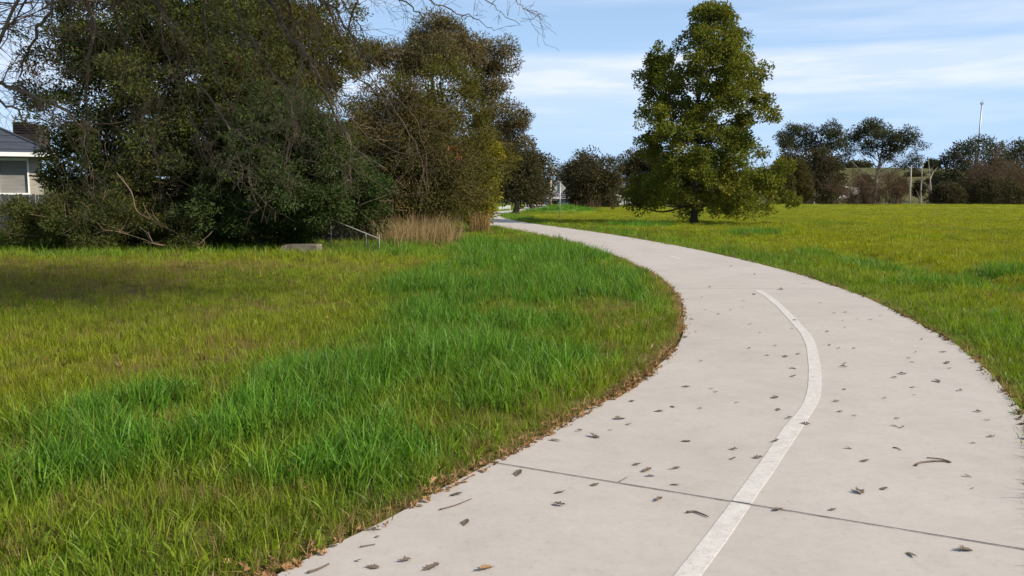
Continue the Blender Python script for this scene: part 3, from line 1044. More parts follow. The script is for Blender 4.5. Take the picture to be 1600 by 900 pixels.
def bare_bush(name, label, Y, px0, px1, top_py, seed, ns=9, mat=None, cat='shrub', group=None, rad=0.05, lev=3, dens=1.0, spray=900):
    """Leafless thicket: many stems that fork again and again."""
    r = np.random.default_rng(seed)
    x0, x1 = P(px0, 300, Y)[0], P(px1, 300, Y)[0]
    cx = (x0 + x1) / 2
    bz = Hs(cx, Y)
    ht = P(0, top_py, Y)[2] - bz
    hw = (x1 - x0) / 2
    root = empty(name, (cx, Y, bz), label, cat, group)
    st, tw = MB(), MB()

    def grow(mb, p, dr_, L, ra, lv):
        pts = [p]
        q, dd = p.copy(), dr_.copy()
        for k_ in range(4):
            dd = dd + r.normal(0, 0.13, 3) + np.array([0, 0, 0.05])
            dd /= np.linalg.norm(dd)
            q = q + dd * L / 4
            pts.append(q)
        mb.tube(pts, [ra, ra * 0.85, ra * 0.7, ra * 0.55, ra * 0.35], 4 if lv == 0 else 3, False)
        if lv >= lev:
            return
        for k_ in range(int((4 if lv else 6) * dens)):
            i_ = r.integers(1, 5)
            nd = dd + rand_unit(r, 1)[0] * 0.75
            nd /= np.linalg.norm(nd)
            grow(tw, pts[i_], nd, L * r.uniform(0.38, 0.62), ra * 0.45, lv + 1)
    for s_ in range(ns):
        a = r.uniform(0, 6.283)
        q = math.sqrt(r.uniform())
        p = np.array([cx + hw * 0.45 * q * math.cos(a), Y + hw * 0.45 * q * math.sin(a), bz - 0.1])
        p[2] = Hs(p[0], p[1]) - 0.1
        dr_ = np.array([math.cos(a) * q * hw / ht * 0.9, math.sin(a) * q * hw / ht * 0.9, 1.0])
        dr_ /= np.linalg.norm(dr_)
        grow(st, p, dr_, ht * r.uniform(0.55, 0.72) * (1.05 - 0.25 * q), rad * r.uniform(0.7, 1.2), 0)
    st.build('stem', mat or M_TWIGBROWN, root)
    tp_ = np.array(tw.v)
    tw.build('twigs', mat or M_TWIGBROWN, root)
    k_ = int(spray)
    if k_:
        cc = tp_[r.integers(len(tp_), size=k_)]
        dd = rand_unit(r, k_) * 0.6 + np.array([0, 0, 0.7])
        dd /= np.linalg.norm(dd, axis=1)[:, None]
        bc = np.array([(0.12, 0.080, 0.055), (0.09, 0.066, 0.045), (0.155, 0.10, 0.066)])
        leaf_cloud('fine_twigs', cc, dd, r, 14, np.full(k_, 0.35 * Y / 150), 0.7 * Y / 150, 0.045 * Y / 150, colour_mix(r, k_, bc), root, 0, 1.0, mat=M_LEAF)
    return root


GREY_GREEN = [(0.066, 0.086, 0.022), (0.044, 0.062, 0.017), (0.110, 0.116, 0.034), (0.058, 0.084, 0.024), (0.085, 0.072, 0.022)]
OLIVE = [(0.090, 0.098, 0.020), (0.060, 0.074, 0.018), (0.140, 0.128, 0.026), (0.105, 0.082, 0.026)]
BLUE_GREEN = [(0.044, 0.070, 0.024), (0.068, 0.098, 0.033), (0.033, 0.052, 0.018), (0.084, 0.108, 0.033)]
BROWN_SCRUB = [(0.100, 0.080, 0.028), (0.070, 0.068, 0.023), (0.135, 0.102, 0.038), (0.072, 0.084, 0.022)]
GUM = [(0.120, 0.110, 0.050), (0.090, 0.092, 0.044), (0.165, 0.130, 0.065), (0.145, 0.100, 0.055)]
YELLOW_GREEN = [(0.260, 0.240, 0.026), (0.190, 0.185, 0.024), (0.320, 0.270, 0.036), (0.130, 0.132, 0.022)]
MAIN = [(0.148, 0.162, 0.022), (0.100, 0.122, 0.020), (0.210, 0.200, 0.032), (0.074, 0.098, 0.020)]
DARKGUM = [(0.055, 0.066, 0.036), (0.075, 0.084, 0.042), (0.042, 0.050, 0.030), (0.062, 0.064, 0.044)]
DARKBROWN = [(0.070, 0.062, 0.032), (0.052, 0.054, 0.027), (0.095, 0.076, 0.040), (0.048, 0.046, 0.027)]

# ------------------------------------------------------------------ the lone tree on the right
body_tree('roadside_tree', 'tall leafy green tree standing alone on the grass right of the path', 48,
          [(4, 1090, 1130), (20, 1080, 1144), (50, 1058, 1156), (80, 1042, 1184), (100, 1010, 1198), (125, 992, 1204), (165, 987, 1208), (200, 986, 1198),
           (222, 994, 1180), (240, 990, 1204), (255, 982, 1228), (285, 978, 1228), (308, 990, 1226), (326, 1012, 1218), (334, 1030, 1205)],
          1085, MAIN, 1750, 62, 0.15, 0.085, 0.34, 105, 0.18, 0.9, 0.25, 0.1, nl=50, inner=0.2, rough=0.2, lump=0.66, nsub=8)

# ------------------------------------------------------------------ the thicket on the left
body_tree('wattle_tree', 'tall grey-green feathery wattle nearest the house on the left', 27.5,
          [(-45, 210, 330), (-15, 150, 400), (30, 92, 440), (80, 72, 455), (130, 66, 460), (180, 72, 455), (220, 84, 440), (260, 76, 430), (300, 66, 420), (350, 80, 400), (388, 130, 390)],
          215, GREY_GREEN, 2500, 72, 0.125, 0.046, 0.34, 201, 0.16, 0.8, 0.05, 0.0, nl=60, inner=0.1, rough=0.2, squash=0.6, lump=0.85, nsub=12)
body_tree('wattle_tree', 'olive-brown wattle with a rounded top behind the bare branches', 31,
          [(-30, 400, 455), (0, 370, 505), (25, 360, 540), (70, 350, 557), (140, 365, 563), (220, 380, 562), (300, 400, 565), (370, 420, 560)],
          470, OLIVE, 880, 85, 0.125, 0.046, 0.36, 202, 0.16, 0.8, 0.1, 0.0, nl=40, inner=0.2, rough=0.22, squash=0.6, lump=0.95)
body_tree('wattle_tree', 'dark wattle filling the gap behind the two taller wattles', 35,
          [(-20, 240, 470), (20, 200, 530), (80, 170, 556), (150, 150, 570), (220, 150, 575), (300, 150, 575), (360, 160, 560)],
          380, OLIVE, 700, 75, 0.17, 0.075, 0.45, 214, 0.18, 0.5, 0.05, 0.0, nl=30, inner=0.1, rough=0.2, squash=0.65, lump=1.0, nsub=10)
body_tree('wattle_bush', 'dark blue-green feathery wattle bush reaching down to the concrete block', 26,
          [(160, 400, 470), (195, 372, 522), (240, 335, 570), (285, 315, 598), (325, 310, 602), (345, 312, 570), (352, 312, 515), (392, 325, 492)],
          410, BLUE_GREEN, 1000, 105, 0.115, 0.040, 0.32, 203, 0.12, 0.8, 0.1, 0.1, cat='bush', nl=40, inner=0.3, rough=0.26, squash=0.55, lump=0.75)
body_tree('low_shrub', 'low grey-green shrub in front of the paling fence', 25.5,
          [(296, 120, 170), (316, 70, 225), (330, 20, 275), (350, 4, 300), (372, 10, 315), (394, 60, 330)],
          170, GREY_GREEN, 420, 130, 0.11, 0.028, 0.32, 204, 0.06, 0.8, 0.3, 0.1, cat='shrub', nl=30, inner=0.3, rough=0.35, squash=0.6, twigs=120, twig_mat=M_TWIGGREY, lump=0.5, nsub=10)
body_tree('low_shrub', 'dark filler shrub added to darken the gap behind the chain-link fence', 29.5,  # added shrub: keeps the sunlit grass behind the fence dark
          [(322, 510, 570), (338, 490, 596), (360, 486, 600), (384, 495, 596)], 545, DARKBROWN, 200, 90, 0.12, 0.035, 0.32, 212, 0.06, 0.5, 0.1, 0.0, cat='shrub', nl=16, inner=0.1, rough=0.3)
body_tree('low_shrub', 'dark filler shrub added to darken the bright gaps under the tall wattle', 30.5,  # added shrub: darkens the sunlit gaps at the wattle's foot
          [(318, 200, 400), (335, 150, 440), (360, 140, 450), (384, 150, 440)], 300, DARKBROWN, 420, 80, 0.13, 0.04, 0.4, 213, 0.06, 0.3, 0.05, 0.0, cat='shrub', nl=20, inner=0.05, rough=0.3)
body_tree('scrub_tree', 'brown twiggy scrub tree above the dry grass', 33,
          [(150, 600, 660), (190, 572, 705), (230, 556, 726), (280, 558, 742), (325, 566, 742), (355, 580, 720)],
          650, BROWN_SCRUB, 480, 130, 0.12, 0.04, 0.46, 205, 0.14, 0.8, 0.4, 0.3, nl=60, inner=0.3, twigs=420, bark=M_BARKOAK, rough=0.3)
body_tree('scrub_tree', 'dense dark olive tree under the gum crowns', 37,
          [(100, 640, 730), (118, 575, 755), (160, 532, 772), (210, 528, 780), (260, 550, 782), (310, 600, 776), (345, 620, 760)],
          690, OLIVE, 850, 72, 0.14, 0.045, 0.42, 206, 0.2, 0.7, 0.15, 0.0, nl=40, inner=0.25, rough=0.3, squash=0.65, lump=1.1)
body_tree('yellow_shrub', 'yellow-green leafy shrub where the path bends out of sight', 40,
          [(222, 728, 765), (240, 715, 778), (275, 708, 782), (310, 706, 778), (335, 712, 766), (348, 720, 750)],
          742, YELLOW_GREEN, 300, 130, 0.15, 0.055, 0.40, 207, 0.08, 0.9, 0.5, 0.1, cat='shrub', nl=30, inner=0.3, twigs=160, rough=0.4, lump=0.6, nsub=10)
blob_tree('gum_tree', 'tall gum with a brownish rounded crown rising above the thicket', 44,
          [(690, 58, 44, 28), (655, 72, 26, 22), (722, 84, 32, 26), (680, 92, 40, 20), (608, 98, 32, 16), (575, 92, 26, 14), (640, 105, 30, 16)],
          685, GUM, 34, 150, 0.19, 0.045, 0.5, 301, 0.24)
blob_tree('gum_tree', 'leaning gum with pale branches at the right end of the thicket', 46,
          [(772, 92, 32, 22), (792, 86, 14, 14), (765, 128, 22, 26), (752, 158, 26, 22), (800, 188, 22, 20), (792, 212, 26, 18), (815, 208, 9, 14), (775, 235, 26, 22), (760, 200, 20, 18)],
          738, GUM, 30, 140, 0.18, 0.045, 0.46, 302, 0.2)
body_tree('dark_tree', 'dark round tree at the far end of the thicket beside the path', 70,
          [(222, 782, 802), (240, 772, 822), (265, 764, 838), (295, 762, 842), (316, 770, 838)],
          805, DARKBROWN, 200, 120, 0.26, 0.11, 0.7, 208, 0.25, 0.9, 0.2, 0.0, nl=20, inner=0.5, lump=1.3, nsub=9)
body_tree('dark_tree', 'dark bushy tree just left of the power pole', 92,
          [(243, 826, 840), (258, 810, 848), (280, 804, 853), (305, 802, 855), (318, 810, 852)],
          832, DARKBROWN, 190, 120, 0.32, 0.14, 0.85, 209, 0.25, 0.9, 0.2, 0.0, nl=20, inner=0.5, lump=1.3, nsub=9)

# ------------------------------------------------------------------ middle distance
body_tree('round_tree', 'dense dark round tree standing right of the diamond sign', 108,
          [(247, 908, 930), (256, 896, 950), (270, 888, 964), (290, 886, 970), (308, 888, 968), (321, 900, 955)],
          928, DARKBROWN, 330, 130, 0.34, 0.15, 0.95, 210, 0.3, 0.9, 0.15, 0.0, nl=24, inner=0.5, lump=1.5, nsub=10)
body_tree('round_tree', 'dark olive tree behind the left side of the lone tree', 118,
          [(236, 990, 1010), (255, 975, 1040), (280, 970, 1060), (305, 978, 1065), (319, 985, 1060)],
          1012, DARKBROWN, 280, 130, 0.36, 0.15, 1.0, 211, 0.3, 0.9, 0.2, 0.0, nl=24, inner=0.5, lump=1.5, nsub=10)
for (Y, bl, bx, sd, lab) in (
        (230, [(906, 250, 16, 7), (898, 262, 16, 10), (888, 270, 10, 8)], 900, 311, 'hazy gum head showing over the left of the round tree'),
        (235, [(952, 254, 18, 7), (966, 258, 12, 8), (940, 262, 16, 8)], 950, 312, 'hazy gum head showing over the right of the round tree'),
        (220, [(988, 243, 14, 9), (976, 252, 10, 8), (998, 250, 12, 9), (985, 262, 14, 8)], 986, 313, 'grey gum head left of the lone tree'),
        (240, [(870, 264, 10, 7), (866, 276, 14, 9), (880, 280, 12, 9)], 870, 314, 'small round gum head behind the power pole')):
    blob_tree('far_gum', lab, Y, bl, bx, DARKGUM, 60, 90, 0.6, 0.22, 1.1, sd, 0.3, group='gums on the far rise', droop=0.1)
for i, (px, Y, tp, lab) in enumerate(((880, 190, 290, 'dark hedge-like tree behind the blue-walled house'), (1000, 185, 285, 'dark tree behind the white shelter'),
                                      (960, 200, 292, 'dark tree between the round tree and the white shelter'), (845, 170, 285, 'dark tree left of the blue-walled house'))):
    body_tree('dark_tree', lab, Y, [(tp, px - 8, px + 8), (tp + 10, px - 24, px + 24), (tp + 25, px - 28, px + 28), (tp + 36, px - 24, px + 24)], px, DARKGUM, 90, 90, 0.6, 0.26, 1.4, 220 + i, 0.3, nl=10, inner=0.4)

# ------------------------------------------------------------------ trees beyond the field on the right
blob_tree('gum_tree', 'spreading gum with separate leaf heads beyond the field, right of the lone tree', 172,
          [(1246, 204, 20, 9), (1262, 212, 16, 9), (1228, 214, 12, 9), (1292, 205, 16, 10), (1300, 216, 12, 8), (1314, 222, 11, 9), (1264, 229, 14, 9), (1286, 228, 16, 9), (1240, 226, 14, 8), (1216, 222, 10, 9)],
          1270, DARKGUM, 110, 110, 0.42, 0.17, 0.95, 401, 0.42, group='gums beyond the field', droop=0.2)
blob_tree('gum_tree', 'largest domed gum beyond the field with pale forking limbs', 176,
          [(1364, 198, 20, 9), (1384, 204, 18, 10), (1400, 212, 16, 11), (1344, 208, 14, 9), (1338, 220, 12, 9), (1372, 218, 24, 10), (1412, 224, 13, 8), (1424, 230, 7, 6),
           (1352, 232, 14, 9), (1384, 236, 16, 10), (1396, 242, 10, 7), (1336, 240, 10, 8), (1424, 252, 14, 6), (1412, 256, 8, 5)],
          1366, DARKGUM, 110, 110, 0.42, 0.17, 0.95, 402, 0.45, group='gums beyond the field', droop=0.2)
body_tree('dark_tree', 'dark brown tree under the spreading gum beyond the field', 165,
          [(238, 1222, 1300), (250, 1208, 1322), (275, 1206, 1326), (300, 1210, 1322), (318, 1215, 1318)], 1270, DARKBROWN, 330, 100, 0.5, 0.2, 1.3, 403, 0.3, nl=50, inner=0.3, gap=0.35, bark=M_BARKPALE, depth=0.7)
body_tree('round_bush', 'rounded olive bush beyond the field, close to the lone tree', 150,
          [(262, 1208, 1232), (275, 1196, 1240), (295, 1192, 1244), (316, 1198, 1240)], 1218, [(0.09, 0.085, 0.03), (0.07, 0.066, 0.028)], 170, 110, 0.4, 0.17, 0.95, 404, 0.2, cat='bush', nl=12)
body_tree('round_bush', 'rounded olive bush beyond the field, at the foot of the pale limb', 152,
          [(257, 1240, 1256), (272, 1230, 1268), (295, 1226, 1272), (316, 1232, 1270)], 1250, [(0.105, 0.09, 0.034), (0.075, 0.066, 0.03)], 170, 110, 0.4, 0.17, 0.95, 405, 0.2, cat='bush', nl=12)
bare_bush('bare_thicket', 'leafless brown thicket right of the gravel track', 150, 1322, 1378, 258, 406, 10, rad=0.10, group='bare thickets beyond the field')
bare_bush('bare_thicket', 'leafless reddish-brown thicket left of the white pole', 152, 1362, 1418, 262, 407, 10, rad=0.10, group='bare thickets beyond the field')
body_tree('dark_tree', 'dark spreading tree below the tall mast', 175,
          [(218, 1528, 1548), (226, 1500, 1570), (240, 1478, 1580), (260, 1462, 1590), (290, 1454, 1600), (318, 1460, 1600)], 1520, DARKGUM, 380, 100, 0.5, 0.2, 1.3, 408, 0.4, nl=50, inner=0.3, gap=0.4, rough=0.2, depth=0.8)
body_tree('dark_tree', 'dark tree at the right edge beyond the field', 185,
          [(226, 1584, 1600), (236, 1570, 1640), (265, 1560, 1655), (295, 1556, 1660), (318, 1560, 1655)], 1605, DARKGUM, 300, 100, 0.5, 0.2, 1.4, 409, 0.4, nl=30, inner=0.35, gap=0.3)
bare_bush('bare_thicket', 'leafless brown tree in front of the dark trees under the mast', 158, 1520, 1572, 232, 410, 10, rad=0.12, group='bare thickets beyond the field')
bare_bush('bare_thicket', 'leafless brown tree at the right edge of the view', 160, 1562, 1610, 236, 411, 10, rad=0.12, group='bare thickets beyond the field')
body_tree('low_bush', 'low dark bush at the foot of the dead pale trunks', 150, [(288, 1470, 1490), (298, 1455, 1508), (316, 1450, 1515)], 1482, DARKBROWN, 110, 100, 0.4, 0.17, 0.9, 412, 0.12, cat='bush', nl=8)
body_tree('low_bush', 'low brown bush at the right end of the far field edge', 150, [(282, 1530, 1580), (296, 1515, 1600), (316, 1512, 1612)], 1560, DARKBROWN, 170, 100, 0.4, 0.17, 0.95, 413, 0.12, cat='bush', nl=8)
for i, (px, Y, tp, hwp, lab) in enumerate(((1300, 330, 262, 20, 'distant tree on the ridge behind the spreading gum'), (1340, 350, 258, 22, 'distant tree on the ridge behind the domed gum'),
                                           (1455, 345, 256, 12, 'distant tree on the ridge behind the dead trunks'), (1230, 330, 262, 22, 'distant tree on the ridge behind the lone tree'))):
    body_tree('ridge_tree', lab, Y, [(tp, px - hwp * .3, px + hwp * .3), (tp + 8, px - hwp, px + hwp), (tp + 18, px - hwp, px + hwp), (tp + 24, px - hwp * .7, px + hwp * .7)], px, DARKGUM, 60, 70, 1.0, 0.45, 2.0, 430 + i, 0.4, nl=8, inner=0.4, group='trees on the far ridge')


for i, (px, Y, tp, hwp, lab) in enumerate(((1408, 205, 284, 12, 'scrubby bush on the far slope left of the white pole'), (1436, 215, 288, 11, 'scrubby bush on the far slope between pole and dead trunks'),
                                           (1462, 240, 276, 14, 'scrubby bush on the far slope right of the dead trunks'), (1352, 262, 276, 14, 'scrubby bush on the far slope above the gravel track'),
                                           (1430, 290, 268, 16, 'scrubby bush high on the far slope behind the white pole'), (1300, 215, 290, 14, 'scrubby bush at the lower end of the gravel track'))):
    body_tree('hillside_bush', lab, Y, [(tp, px - hwp * .4, px + hwp * .4), (tp + 6, px - hwp, px + hwp), (tp + 16, px - hwp, px + hwp)], px, DARKBROWN, 60, 70, 0.6, 0.26, 1.0, 460 + i, 0.15, nl=8, inner=0.3, cat='bush', group='bushes on the far slope', rough=0.3)


def dead_trunk(px, tpy, seed, label):
    r = np.random.default_rng(seed)
    Y = 155
    x = P(px, 300, Y)[0]
    bz = Hs(x, Y)
    root = empty('dead_tree', (x, Y, bz), label, 'dead tree', 'dead pale trunks')
    top = P(px + r.uniform(-3, 3), tpy, Y)
    base = np.array([x, Y, bz - 0.1])
    tp = catmull([base, base * 0.6 + top * 0.4 + r.normal(0, 0.2, 3), top], 5)
    t_ = MB().tube(tp, [0.26 * (1 - 0.85 * i / (len(tp) - 1)) for i in range(len(tp))], 6)
    t_.build('trunk', M_BARKPALE, root, True)
    for k_ in range(6):
        j = r.integers(3, len(tp) - 1)
        a = tp[j]
        b_ = a + np.array([r.uniform(-1.8, 1.8), r.uniform(-1.5, 1.5), r.uniform(1.0, 2.6)])
        MB().tube([a, (a + b_) / 2 + r.normal(0, 0.15, 3), b_], [0.09, 0.06, 0.02], 4, False).build('limb', M_BARKPALE, root)


dead_trunk(1441, 246, 5, 'left of the two dead pale trunks right of the white pole')
dead_trunk(1450, 244, 6, 'right of the two dead pale trunks beside the dark bush')

# ------------------------------------------------------------------ poles, mast, track
def pole(px, Y, tpy, label, mat, ra, arms):
    x = P(px, 300, Y)[0]
    bz = Hs(x, Y)
    tz = P(px, tpy, Y)[2]
    root = empty('power_pole', (x, Y, bz), label, 'pole')
    MB().tube([(x, Y, bz - 0.2), (x, Y, bz + (tz - bz) * 0.5), (x, Y, tz)], [ra, ra * 0.92, ra * 0.8], 10).build('pole', mat, root, True)
    for (dz, hl) in arms:
        MB().box(x - hl, x + hl, Y - ra - 0.1, Y - ra - 0.004, tz - dz - 0.07, tz - dz + 0.07).build('crossarm', mat, root)
        for q in (-0.85, -0.35, 0.35, 0.85):
            MB().tube([(x + q * hl, Y - ra - 0.05, tz - dz + 0.06), (x + q * hl, Y - ra - 0.05, tz - dz + 0.16), (x + q * hl, Y - ra - 0.05, tz - dz + 0.26)], [0.03, 0.06, 0.04], 6).build('insulator', M_WHITE, root)
    return x, bz, tz


pxx, pbz, ptz = pole(860, 122, 257, 'timber power pole left of the diamond sign', M_POLEWOOD, 0.19, [(0.5, 1.0), (1.3, 0.8)])
for (q, dz, py2) in ((0.85, 0.30, 277), (-0.85, 0.30, 279), (0.6, 1.1, 296)):
    a = np.array([pxx + q, 121.7, ptz - dz])
    b_ = P(1075, 282 + dz * 6, 150)
    b_[1] += q
    pts = [a * (1 - t) + b_ * t - np.array([0, 0, 1.3 * 4 * t * (1 - t)]) for t in np.linspace(0, 1, 13)]
    o = MB().tube(pts, 0.025, 4).build('power_line', M_WIRE)
    tag(o, {277: 'upper power line running right from the timber pole', 279: 'second power line running right from the timber pole', 296: 'lower service line running right from the timber pole'}[py2], 'wire')
pole(1422, 136, 258, 'slender pale pole at the edge of the far field', M_POLEWOOD, 0.13, [])

x = P(1525, 300, 420)[0]
bz = Hs(x, 420)
tz = P(1525, 163, 420)[2]
mast = empty('radio_mast', (x, 420, bz), 'tall thin radio mast rising behind the dark trees', 'mast')
MB().tube([(x - 0.2, 420, bz - 0.5), (x, 420, (bz + tz) / 2), (x + 0.5, 420, tz)], [0.42, 0.36, 0.28], 8).build('pole', M_STEEL, mast, True)
MB().box(x - 0.1, x + 1.1, 419.5, 420.5, tz, tz + 0.9).build('antenna', M_STEEL, mast)
MB().tube([(x + 0.5, 420, tz + 0.9), (x + 0.5, 420, tz + 2.2)], 0.08, 5).build('lightning_rod', M_STEEL, mast)

tr = [(1306, 311, 0), (1318, 307, 0), (1330, 302, 0), (1337, 298, 0), (1331, 294, 0), (1322, 291, 0)]
tw_pts = [(P(px_, 300, y_)[0], y_) for px_, y_ in ((1292, 222), (1306, 226), (1320, 232), (1331, 239), (1337, 247), (1334, 254), (1324, 259), (1312, 263), (1295, 268))]
cp = catmull([np.array(q) for q in tw_pts], 8)
tn = np.gradient(cp, axis=0)
tn /= np.linalg.norm(tn, axis=1)[:, None]
vv, ff = [], []
for i, (c, t) in enumerate(zip(cp, tn)):
    for s_ in (-1.3, -0.5, 0.5, 1.3):
        q = c + np.array([t[1], -t[0]]) * s_
        vv.append((q[0], q[1], Hs(q[0], q[1]) + 0.16))
for i in range(len(cp) - 1):
    for k_ in range(3):
        ff.append((i * 4 + k_, i * 4 + k_ + 1, i * 4 + k_ + 5, i * 4 + k_ + 4))
me = bpy.data.meshes.new('gravel_track')
me.from_pydata(vv, [], ff)
tag(link('gravel_track', me, M_GRAVEL), 'pale gravel track winding up the far hillside', 'track', kind='structure')

# ------------------------------------------------------------------ house and paling fence at the left
HY = 42.0
hx1 = P(92, 300, HY)[0]          # right eave corner
hx0 = hx1 - 15.0
ez = P(0, 240, HY)[2]
hb = Hs(hx1 - 4, HY)
house = empty('house', (hx1, HY, hb), 'cream house with a dark slate-blue hip roof behind the bush at the left edge', 'house')
wx1 = hx1 - 0.75
wy0 = HY + 0.7
wx = [hx1 - v * HY / F * 1.12 for v in (82, 74, 70, 36, 31)]
wz = [P(0, v, wy0)[2] for v in (249, 303)]
w_ = MB()
w_.box(wx[3] + 0.02, wx1, wy0, wy0 + 9, hb - 0.1, ez - 0.02)                     # pier right of the window and return wall
w_.box(wx[1], wx[3] + 0.02, wy0 + 0.003, wy0 + 8.9, hb - 0.1, wz[1])             # under the window
w_.box(wx[1], wx[3] + 0.02, wy0 + 0.003, wy0 + 8.9, wz[0], ez - 0.02)            # over it
w_.box(hx0 + 0.75, wx[1], wy0 + 2.2, wy0 + 8.8, hb - 0.1, ez - 0.02)             # porch back wall
w_.build('wall', M_CREAM, house)
win = MB()
win.box(wx[1] + 0.04, wx[3] - 0.02, wy0 + 0.10, wy0 + 0.14, wz[1] + 0.05, wz[0] - 0.09)
wo = win.build('window', M_BLIND, house)
fr = MB()
fr.box(wx[1] + 0.0, wx[3] + 0.02, wy0 - 0.04, wy0 + 0.09, wz[0] - 0.09, wz[0] + 0.04)
fr.box(wx[3] - 0.06, wx[3] + 0.015, wy0 - 0.035, wy0 + 0.09, wz[1] + 0.05, wz[0] - 0.092)
fr.box(wx[1], wx[1] + 0.07, wy0 - 0.035, wy0 + 0.09, wz[1] + 0.05, wz[0] - 0.092)
fr.box(wx[1], wx[3] + 0.02, wy0 - 0.05, wy0 + 0.09, wz[1] - 0.03, wz[1] + 0.048)
fr.build('frame', M_WHITE, wo)
dk = MB().box(hx0 + 1.0, wx[0] - 0.3, wy0 + 2.13, wy0 + 2.19, hb + 0.1, ez - 0.5).build('porch_shade_sheet', M_DARK, house)  # dark sheet over the porch back wall, stands in for the recess's shade
MB().box(hx0 + 1.0, wx[0] - 0.25, wy0 + 0.2, wy0 + 0.28, hb + 0.85, hb + 0.98).build('porch_rail', M_REDWOOD, house)
MB().box(wx[0] - 0.08, wx[0] + 0.08, wy0 + 0.02, wy0 + 0.18, hb - 0.1, ez - 0.02).build('porch_post', M_POLEWOOD, house)
rz = ez + 2.6
rfv = [(hx0, HY, ez), (hx1, HY, ez), (hx1, HY + 10.4, ez), (hx0, HY + 10.4, ez), (hx0 + 5, HY + 5.2, rz), (hx1 - 5, HY + 5.2, rz)]
rf = MB()
rf.add(rfv, [(0, 1, 5, 4), (1, 2, 5), (2, 3, 4, 5), (3, 0, 4), (3, 2, 1, 0)])
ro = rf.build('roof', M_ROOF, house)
ft = MB()
ft.box(hx0 - 0.05, hx1 + 0.05, HY - 0.12, HY - 0.004, ez - 0.16, ez + 0.03)
ft.box(hx1 + 0.004, hx1 + 0.12, HY - 0.12, HY + 10.4, ez - 0.155, ez + 0.027)
ft.build('gutter', M_WHITE, ro)
# ridge and course lines of the metal roof
for k_ in range(7):
    t = (k_ + 0.5) / 7.5
    a = np.array([hx0 + 5 * t, HY + 5.2 * t, ez + 2.6 * t + 0.02])
    b_ = np.array([hx1 - 5 * t, HY + 5.2 * t, ez + 2.6 * t + 0.02])
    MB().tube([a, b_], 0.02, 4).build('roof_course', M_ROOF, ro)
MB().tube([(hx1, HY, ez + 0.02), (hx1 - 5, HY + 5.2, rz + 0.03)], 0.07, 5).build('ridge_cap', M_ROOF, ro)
cx0, cx1 = P(24, 300, HY + 2.6)[0], P(64, 300, HY + 2.6)[0]
cz0, cz1 = P(0, 214, HY + 2.6)[2], P(0, 190, HY + 2.6)[2]
house.rotation_euler = (0, 0, math.radians(27))
cool = empty('rooftop_cooler', ((cx0 + cx1) / 2, HY + 3.2, cz0), 'dark brown evaporative cooler box on the slate-blue roof', 'cooler')
MB().prism([(cx0, cz0 - 0.6), (cx1, cz0 - 0.6), (cx1, cz0 + 0.75 * (cz1 - cz0)), (cx1 - 0.25, cz1 - 0.08), (cx0, cz1)], HY + 2.7, HY + 3.8).build('housing', M_COOLER, cool)
for k_ in range(5):
    z_ = cz0 + 0.22 + k_ * 0.12
    MB().box(cx0 + 0.1, cx1 - 0.12, HY + 2.66, HY + 2.698, z_, z_ + 0.05).build('louvre', M_DARK, cool)

FY = 37.0
fx0, fx1 = -30.0, P(150, 300, FY)[0]
ftop = P(0, 304, FY)[2]
fence = empty('paling_fence', ((fx0 + fx1) / 2, FY, Hs(-20, FY)), 'weathered grey timber paling fence in front of the cream house', 'fence')
r = np.random.default_rng(31)
pm = MB().prism([(-0.055, 0), (0.055, 0), (0.055, 1.0), (-0.055, 1.0)], -0.009, 0.009)
mesh_p = bpy.data.meshes.new('paling')
mesh_p.from_pydata(pm.v, [], pm.f)
mesh_p.materials.append(M_PALING)
xq = fx0
while xq < fx1:
    o = bpy.data.objects.new('paling', mesh_p)
    C.objects.link(o)
    o.parent = fence
    zb = Hs(xq, FY) - 0.03
    hh = ftop - zb + r.uniform(-0.05, 0.05)
    o.location = Vector((xq, FY + r.uniform(-0.006, 0.006), zb)) - Vector(fence.location)
    o.scale = (r.uniform(0.9, 1.1), 1, hh)
    o.rotation_euler = (0, r.normal(0, 0.008), 0)
    xq += 0.121
for zz_ in (0.35, 1.1):
    MB().box(fx0, fx1, FY + 0.03, FY + 0.08, Hs(-20, FY) + zz_, Hs(-20, FY) + zz_ + 0.075).build('rail', M_PALING, fence)
for xq in np.arange(fx0, fx1, 2.4):
    MB().box(xq - 0.05, xq + 0.05, FY + 0.085, FY + 0.185, Hs(xq, FY) - 0.1, ftop - 0.1).build('post', M_PALING, fence)

# ------------------------------------------------------------------ chain-link fence, concrete block, dry grass
CY = 24.9
A = P(490, 332, CY)
B = P(592, 373, CY - 0.6)
cf = empty('chain_link_fence', (P(545, 300, CY)[0], CY, Hs(-5, CY)), 'low chain-link fence with a sloping pale rail at the foot of the wattles', 'fence')
MB().tube([A, (A + B) / 2, B], 0.020, 8).build('top_rail', M_OLDSTEEL, cf, True)
AB = B - A
for t in (0.26, 0.80, 1.0):
    p = A + AB * t
    up = 0.12 if t == 1.0 else 0.02
    MB().tube([(p[0], p[1] + 0.04, Hs(p[0], p[1]) - 0.2), (p[0], p[1] + 0.04, p[2] + up)], 0.015, 8).build('post', M_OLDSTEEL, cf, True)
wm = MB()
for t in np.arange(0.02, 1.3, 0.045):
    for sgn in (1, -1):
        p0 = A + AB * t
        gz = Hs(p0[0], p0[1])
        L = 0.9
        q0 = np.array([p0[0], p0[1] + 0.02, gz])
        # walk the wire up until it meets the rail
        pts = []
        for u in np.linspace(0, 1, 12):
            q = q0 + np.array([sgn * u * L * 0.7, sgn * u * L * 0.7 * AB[1] / AB[0], u * L])
            tt = (q[0] - A[0]) / AB[0]
            if tt < 0 or tt > 1 or q[2] > A[2] + AB[2] * tt:
                break
            pts.append(q)
        if len(pts) > 1:
            wm.tube([pts[0], pts[-1]], 0.0022, 3, False)
wm.build('wire_mesh', M_OLDSTEEL, cf)

